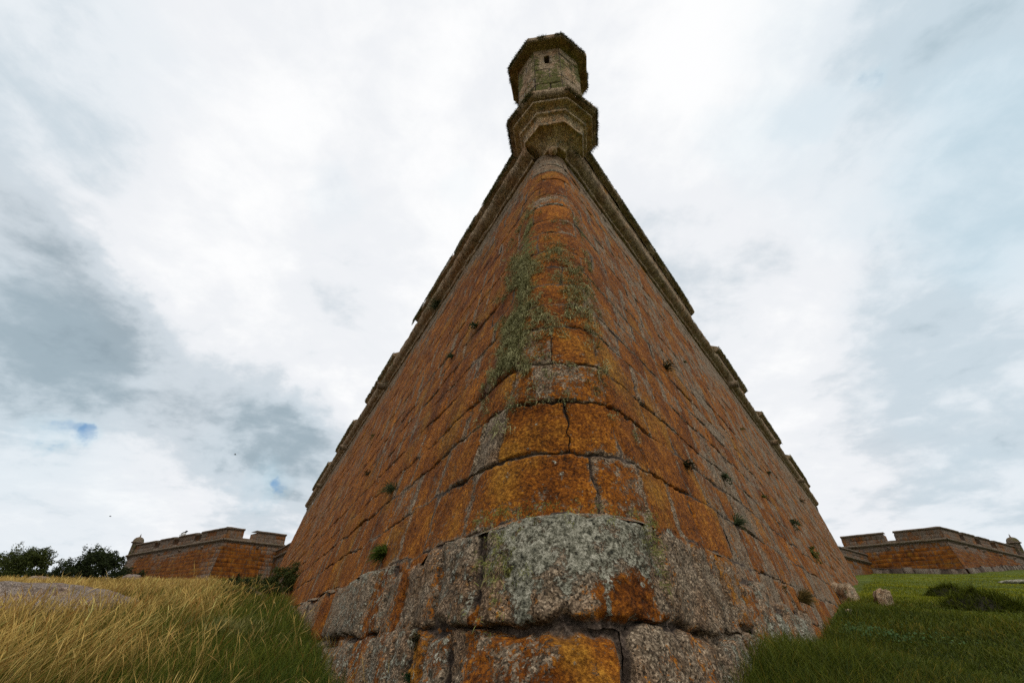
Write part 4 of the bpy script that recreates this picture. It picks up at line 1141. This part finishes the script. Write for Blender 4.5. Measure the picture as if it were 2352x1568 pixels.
# ------------------------------------------------------------------ hanging lichen and moss
def strands(P, N, length, n_each, col, seed, spread=.02, w=.0022, down=1.0):
    """small tufts of drooping strands"""
    rg = np.random.default_rng(seed); m = len(P)
    P = np.repeat(P, n_each, 0) ; N = np.repeat(N, n_each, 0); length = np.repeat(length, n_each); C = np.repeat(col, n_each, 0)
    n = len(P)
    tj = rg.normal(0, spread, (n, 3)); P = P + tj - N * np.sum(tj * N, 1, keepdims=True)
    a = N * .8 + rg.normal(0, .55, (n, 3)); a /= np.linalg.norm(a, axis=1, keepdims=True)
    L = (length * (.6 + .7 * rg.random(n)))[:, None]
    mid = P + a * L * .5; tip = mid + a * L * .25 + np.array([0, 0, -1.]) * L * .55 * down + rg.normal(0, .12, (n, 3)) * L
    sd = rg.normal(size=(n, 3)); sd -= a * np.sum(sd * a, 1, keepdims=True); sd /= np.linalg.norm(sd, axis=1, keepdims=True)
    ww = np.asarray(w) * (.7 + .6 * rg.random((n, 1)))
    V = np.stack([P - sd * ww, P + sd * ww, mid - sd * ww * .8, mid + sd * ww * .8, tip], 1).reshape(-1, 3); i = np.arange(n) * 5
    C = C * (.6 + .8 * rg.random((n, 1)))
    return V, np.stack([i, i + 1, i + 3, i + 2], 1), np.stack([i + 2, i + 3, i + 4], 1), np.repeat(C, 5, 0)
def surf_normal(surf, s, z):
    p = surf(s, z, np.zeros_like(s)); q = surf(s, z, np.full_like(s, .1)); n = (q - p) / .1
    n[:, 2] += .2; return p, n / np.linalg.norm(n, axis=1, keepdims=True)
rg = np.random.default_rng(70)
n = 30000
s = rg.uniform(-1.5, 1.0, n); z = rg.uniform(1.4, 8.2, n)
dens = .95 * np.exp(-((s + .80) / .34) ** 2) * sstep(1.5, 2.3, z) * sstep(6.2, 5.0, z) + .42 * np.exp(-((s - .1) / .65) ** 2) * sstep(2.2, 2.8, z) * sstep(4.9, 4.0, z) + .07 * sstep(7, 5, z)
dens = dens * sstep(-.25, .35, fbm(s * 3.1, z * 3.1, oct=3, seed=71))
k = rg.random(n) < dens * .36; s, z = s[k], z[k]
P, N = surf_normal(wall_surf, s, z)
dd = np.linalg.norm(P, axis=1)
parts = [strands(P + N * .012, N, .022 + .095 * rg.random(len(P)) ** 2.2, 15, lerp((.10, .095, .032), (.36, .34, .17), rg.random(len(P))), 72, .026, .0030)]
# on the corner block of the plinth
n = 900; s = rg.uniform(-.8, .95, n); z = rg.uniform(-.02, .74, n)
dens = np.exp(-(((s - .76) / .09) ** 2 + ((z - .50) / .22) ** 2)) + .8 * np.exp(-(((s + .52) / .17) ** 2 + ((z - .40) / .24) ** 2)) + .5 * np.exp(-((z - .70) / .05) ** 2)
k = rg.random(n) < dens; P, N = surf_normal(plinth_surf, s[k], z[k] / 1.12)
parts.append(strands(P + N * .05, N, .02 + .035 * rg.random(len(P)), 9, lerp((.09, .10, .02), (.27, .27, .08), rg.random(len(P))), 74, .014, .0015))
grass_obj('hanging_lichen', parts, M_LICHEN, 'grey-green tufts of lichen hanging on the rounded corner of the tall bastion', 'lichen')
# moss fringes on the cordon, copings and sentry box
parts = []
def fringe(P, N, L, n_each, seed, c0=(.03, .03, .010), c1=(.17, .16, .055), w=.006, spread=.03, down=.6):
    rg = np.random.default_rng(seed)
    parts.append(strands(P, N, L * (.5 + .8 * rg.random(len(P))), n_each, lerp(c0, c1, rg.random(len(P))), seed, spread, w, down))
for side, pf, LL in ((-1, pathL, 42.), (1, pathR, 45.)):
    rg = np.random.default_rng(80 + side)
    n = 3600; t_ = side * (S0 + .2 + (9.0 * rg.random(n)) ** 1.0); hh = rg.uniform(.02, .24, n)
    P = np.column_stack([pf(t_, np.full(n, .10)), Z1P + hh]); N = np.column_stack([np.repeat((nL if side < 0 else nR)[None], n, 0), np.full(n, .3)])
    k = fbm(t_ * 1.3, hh * 3, oct=2, seed=81) > -.25
    fringe(P[k], N[k], .045, 5, 82 + side)
    n = 1500; t_ = side * (S0 + 11.5 + 26 * rg.random(n)); hh = rg.uniform(.02, .24, n)
    sp = spansL if side < 0 else spansR
    tt = np.abs(t_) - S0 + .72; ok = np.zeros(n, bool)
    for a, b in sp: ok |= (tt > a) & (tt < b)
    P = np.column_stack([pf(t_, np.full(n, .10)), Z1P + hh]); N = np.column_stack([np.repeat((nL if side < 0 else nR)[None], n, 0), np.full(n, .3)])
    fringe(P[ok], N[ok], .07, 5, 84 + side, w=.012)
    n = 1700; t_ = side * (S0 + .1 + 26 * rg.random(n) ** 1.5); an = rg.uniform(-.6, 1.2, n)
    P = np.column_stack([top_path()(t_, .10 + .15 * np.cos(an)), HW + .27 + .19 * np.sin(an)]); N = np.column_stack([np.repeat((nL if side < 0 else nR)[None], n, 0), np.sin(an)])
    k = fbm(t_ * .9, an, oct=3, seed=85) > .0
    fringe(P[k], N[k], .04, 5, 86 + side, w=.005)
def octo_pts(ap, z0, z1, n, seed):
    rg = np.random.default_rng(seed); f = rg.integers(0, 8, n); u = rg.uniform(-1, 1, n) * math.tan(math.pi / 8)
    a = ROT + f * math.pi / 4; ca, sa = np.cos(a), np.sin(a); A = np.asarray(ap) * np.ones(n)
    P = np.column_stack([AX[0] + ca * A - sa * u * A, AX[1] + sa * A + ca * u * A, rg.uniform(z0, z1, n)])
    return P, np.column_stack([ca, sa, np.full(n, .15)]), f, u
P, N, f, u = octo_pts(.985, 9.68, 9.84, 1500, 91); k = fbm(P[:, 0] * 3, P[:, 1] * 3, oct=2, seed=191) > -.05; P, N = P[k], N[k]; fringe(P, N, .07, 6, 92, (.02, .02, .007), (.13, .12, .035), w=.0045)
P, N, f, u = octo_pts(.965, 12.08, 12.24, 1600, 93); k = fbm(P[:, 0] * 3, P[:, 1] * 3, oct=2, seed=193) > -.05; P, N = P[k], N[k]; fringe(P, N, .075, 7, 94, (.02, .02, .007), (.12, .115, .035), w=.0045)
P, N, f, u = octo_pts(.755, 9.95, 12.0, 2200, 95)
zz_ = P[:, 2]
k = (np.random.default_rng(96).random(len(P)) < sstep(-.35, .2, fbm(P[:, 0] * 2.6, P[:, 1] * 2.6, zz_ * 1.6, 3, 97))) & ~((f == 0) & (np.abs(u) < .2))
fringe(P[k], N[k], .035, 6, 98, (.07, .075, .015), (.28, .27, .07), w=.004, spread=.03, down=.9)
grass_obj('moss', parts, M_LICHEN, 'dark shaggy moss fringing the cordon, copings and sentry box of the tall bastion', 'moss')

# ------------------------------------------------------------------ birds
def bird_perched(loc, yaw, k):
    root = empty('bird', loc, 'black and white bird perched on the parapet of the distant bastion', 'bird')
    c, s = math.cos(yaw), math.sin(yaw)
    def ell(cx, cz, rx, ry, rz, tilt=0., cut=None):
        V, Q = sphere_rows((0, 0, 0), 1.0, 14, 10)
        V = V * np.array([rx, ry, rz]); ct, st = math.cos(tilt), math.sin(tilt)
        V = np.column_stack([V[:, 0] * ct - V[:, 2] * st + cx, V[:, 1], V[:, 0] * st + V[:, 2] * ct + cz]) * k
        return np.column_stack([V[:, 0] * c - V[:, 1] * s, V[:, 0] * s + V[:, 1] * c, V[:, 2]]) + np.array(loc), Q
    mb = MB()
    for a in (ell(0, .30, .30, .16, .22, .45), ell(-.02, .16, .20, .13, .14)): mb.add(*a)
    for sy in (-.05, .05):
        V, Q = ell(.02, .04, .02, .02, .07); V = V + np.array([-s * sy, c * sy, 0]) * k; mb.add(V, Q)
    mb.build('body', M_WHITEF, root)
    mb = MB()
    for a in (ell(.24, .62, .13, .10, .115), ell(.16, .50, .11, .10, .14, .5), ell(.38, .61, .10, .03, .03, -.2), ell(-.05, .43, .30, .165, .10, .5), ell(-.34, .20, .16, .07, .03, .5)): mb.add(*a)
    mb.build('plumage', M_DARKF, root)
d = bearing(703, 1240)
# on the coping of the far bastion: read along its face
A_, d_ = np.array([-32.4, 55.6]), (np.array([-51.6, 67.8]) - np.array([-32.4, 55.6])); d_ = d_ / np.linalg.norm(d_)
bb = bearing((480 + 1915 / 7.84) / 1.7415, (2100 + 490 / 7.84) / 1.7415)
tt = np.linspace(0, 22, 400); pp = A_ + np.outer(tt, d_) + np.array([.27, .42])
i = int(np.argmin(np.abs(pp[:, 0] / pp[:, 1] - bb[0] / bb[1])))
bird_perched((pp[i, 0], pp[i, 1], 8.95 + 1.59), .1, 1.0)
def bird_flying(loc, span, yaw, lab):
    loc = np.array(loc); mb = MB(); c, s = math.cos(yaw), math.sin(yaw)
    V, Q = sphere_rows((0, 0, 0), 1., 10, 8); V = V * np.array([.26, .075, .075]) * span; B = [(V, Q)]
    for sg in (-1, 1):
        P = np.array([[.10, .03, .02], [-.08, .03, .02], [.11, .26, .13], [-.06, .26, .12], [.00, .52, .08], [-.04, .52, .075]]) * span
        P2 = P + np.array([0, 0, -.012]) * span; W = np.concatenate([P, P2]) * np.array([1, sg, 1])
        B.append((W, np.array([[0, 1, 3, 2], [2, 3, 5, 4], [6, 8, 9, 7], [8, 10, 11, 9], [0, 2, 8, 6], [2, 4, 10, 8], [1, 7, 9, 3], [3, 9, 11, 5]])))
    for V, Q in B:
        mb.add(np.column_stack([V[:, 0] * c - V[:, 1] * s, V[:, 0] * s + V[:, 1] * c, V[:, 2]]) + loc, Q)
    tag(mb.build('bird', M_DARKF, origin=loc), lab, 'bird', 'birds in flight')
bird_flying(bearing(540, 1043.5) * 130, 1.1, .4, 'tiny dark bird flying high over the bird bastion, nearer the corner')
bird_flying(bearing(253, 1185) * 150, .95, 1.0, 'faint speck of a bird flying low above the small round turret')

# ------------------------------------------------------------------ sky and light
w = bpy.data.worlds.new('World'); scene.world = w; w.use_nodes = True
t = NT.__new__(NT); t.t = w.node_tree; t.t.nodes.clear()
SUN_EL, SUN_AZ = math.radians(58), math.radians(150)        # azimuth clockwise from +Y
sky = t.n('ShaderNodeTexSky', sky_type='NISHITA', sun_disc=False, sun_elevation=SUN_EL, sun_rotation=SUN_AZ, air_density=1.0, dust_density=.6, ozone_density=2.0)
D = t.n('ShaderNodeTexCoord').outputs['Generated']
sx = t.n('ShaderNodeSeparateXYZ', {'Vector': D})
zc = t.math('ADD', t.math('MAXIMUM', sx.outputs['Z'], 0.0), .22)
cp = t.n('ShaderNodeCombineXYZ', {'X': t.math('DIVIDE', sx.outputs['X'], zc), 'Y': t.math('DIVIDE', sx.outputs['Y'], zc), 'Z': 0.0}).outputs[0]
wv = t.noise(cp, 1.4, 4, .5, 0, 'Color')
cpw = t.n('ShaderNodeVectorMath', {0: cp, 1: t.n('ShaderNodeVectorMath', {0: t.n('ShaderNodeVectorMath', {0: wv, 1: (.5, .5, .5)}, operation='SUBTRACT').outputs[0], 'Scale': .55}, operation='SCALE').outputs[0]}, operation='ADD').outputs[0]
c1 = t.noise(cpw, 1.15, 8, .58); c2 = t.noise(cpw, 3.6, 7, .6); c3 = t.noise(cp, 9.0, 5, .6)
dw = t.n('ShaderNodeVectorMath', {0: D, 1: t.n('ShaderNodeVectorMath', {0: t.n('ShaderNodeVectorMath', {0: t.noise(D, 5.0, 6, .6, 0, 'Color'), 1: (.5, .5, .5)}, operation='SUBTRACT').outputs[0], 'Scale': .22}, operation='SCALE').outputs[0]}, operation='ADD').outputs[0]
dn = t.n('ShaderNodeVectorMath', {0: dw}, operation='NORMALIZE').outputs[0]
def blobs(lst):
    tot = None
    for (u, v, rdeg, amp) in lst:
        b = bearing(u, v)
        dt = t.n('ShaderNodeVectorMath', {0: dn, 1: tuple(b)}, operation='DOT_PRODUCT').outputs['Value']
        m = t.mul(t.step(dt, math.cos(math.radians(rdeg)), 1.0), amp)
        tot = m if tot is None else t.add(tot, m)
    return tot
# darker cloud bases and lighter breaks, by where they hang in the sky
dark = blobs([(60, 750, 12, .20), (230, 820, 12, .21), (400, 890, 12, .26), (570, 970, 11, .30), (690, 1050, 9, .30), (-40, 670, 13, .24), (0, 240, 14, .16), (1500, 640, 16, .10), (2120, 760, 10, .14), (2010, 900, 8, .14), (2330, 690, 12, .16),
              (2300, 150, 18, .30), (2352, -20, 16, .15), (2250, 1010, 10, .16), (1850, 560, 10, .08), (780, 560, 14, .10)])
lite = blobs([(1050, 560, 18, .15), (480, 360, 16, .18), (300, 1080, 9, .16), (740, 930, 5, .22), (1680, 180, 18, .14), (2150, 470, 13, .16), (560, 690, 10, .12)])
blue = blobs([(212, 1004, 1.6, .36), (165, 996, 1.5, .22), (110, 985, 1.7, .15), (600, 1128, 2.6, .26), (560, 1110, 2.8, .24), (1975, 168, 2.2, .22), (1750, 330, 6.5, .10), (1690, 330, 5, .08), (1860, 262, 3.5, .16), (785, 440, 4, .14), (1040, 438, 3.2, .12), (2345, 60, 24, .38), (2200, 175, 9, .06), (2340, 800, 14, .3), (2340, 400, 12, .2), (40, 60, 14, .2), (30, 900, 12, .2), (600, 1040, 8, .15), (2340, 1215, 8, .25), (40, 1240, 12, .22), (2340, 380, 10, .12)])
hole = blobs([(226, 1007, 1.5, .26), (200, 1003, 1.6, .28), (165, 995, 1.6, .24), (125, 987, 1.5, .18), (610, 1131, 1.7, .32), (580, 1118, 1.6, .28), (1975, 168, 2.2, .34), (1750, 330, 5.0, .22), (785, 440, 3.2, .28), (1040, 438, 2.6, .24)])
shade = t.add(t.add(dark, t.mul(lite, -1)), t.add(t.mul(t.add(c1, -.5), .66), t.add(t.mul(t.add(c2, -.5), .80), t.mul(t.add(c3, -.5), .42))))
low = t.step(sx.outputs['Z'], .42, .08)
shade = t.add(shade, t.mul(low, .10))
cloud = t.ramp(t.math('ADD', t.mul(shade, .8), .22), [(.0, (9.9, 9.95, 10.0)), (.26, (8.7, 8.9, 9.2)), (.50, (6.3, 6.95, 7.5)), (.78, (3.4, 4.15, 4.7)), (1.0, (2.2, 2.8, 3.3))])
cloud.node.color_ramp.interpolation = 'EASE'
tint = t.mix(t.mul(t.math('MINIMUM', blue, 1.0), .75), cloud, (5.0, 7.0, 8.1))
bm = t.step(t.add(t.math('MINIMUM', hole, .9), t.add(t.mul(t.add(c2, -.5), .7), t.mul(t.add(c3, -.5), .45))), .26, .78)
skyc = t.mix(1.0, sky.outputs[0], (.62, .95, 1.15), 'MULTIPLY')
col = t.mix(t.mul(bm, .85), tint, skyc)
bg = t.n('ShaderNodeBackground', {'Color': col, 'Strength': .10})
o = t.t.nodes.new('ShaderNodeOutputWorld'); t.t.links.new(bg.outputs[0], o.inputs[0])

sun = bpy.data.lights.new('sun', 'SUN'); sun.energy = 1.5; sun.angle = math.radians(14); sun.color = (1.0, .95, .88)
so = bpy.data.objects.new('sun', sun); COL.objects.link(so)
sd = np.array([math.sin(SUN_AZ) * math.cos(SUN_EL), math.cos(SUN_AZ) * math.cos(SUN_EL), math.sin(SUN_EL)])
from mathutils import Vector
so.rotation_euler = Vector(-sd).to_track_quat('-Z', 'Y').to_euler(); so.location = (6, -8, 20)

# ------------------------------------------------------------------ camera and output
cam = bpy.data.cameras.new('camera'); cam.sensor_width = 36.0; cam.lens = 36.0 * F / 2352.0; cam.clip_start = .05; cam.clip_end = 9000
co = bpy.data.objects.new('camera', cam); COL.objects.link(co); co.location = (0, 0, 0); co.rotation_euler = (math.pi / 2 + PITCH, 0, 0)
scene.camera = co
scene.render.engine = 'CYCLES'
scene.view_settings.view_transform = 'Standard'; scene.view_settings.look = 'None'
scene.view_settings.exposure = 0.0; scene.view_settings.gamma = 1.0; scene.view_settings.use_curve_mapping = False
scene.cycles.max_bounces = 5; scene.cycles.diffuse_bounces = 3; scene.cycles.use_denoising = False
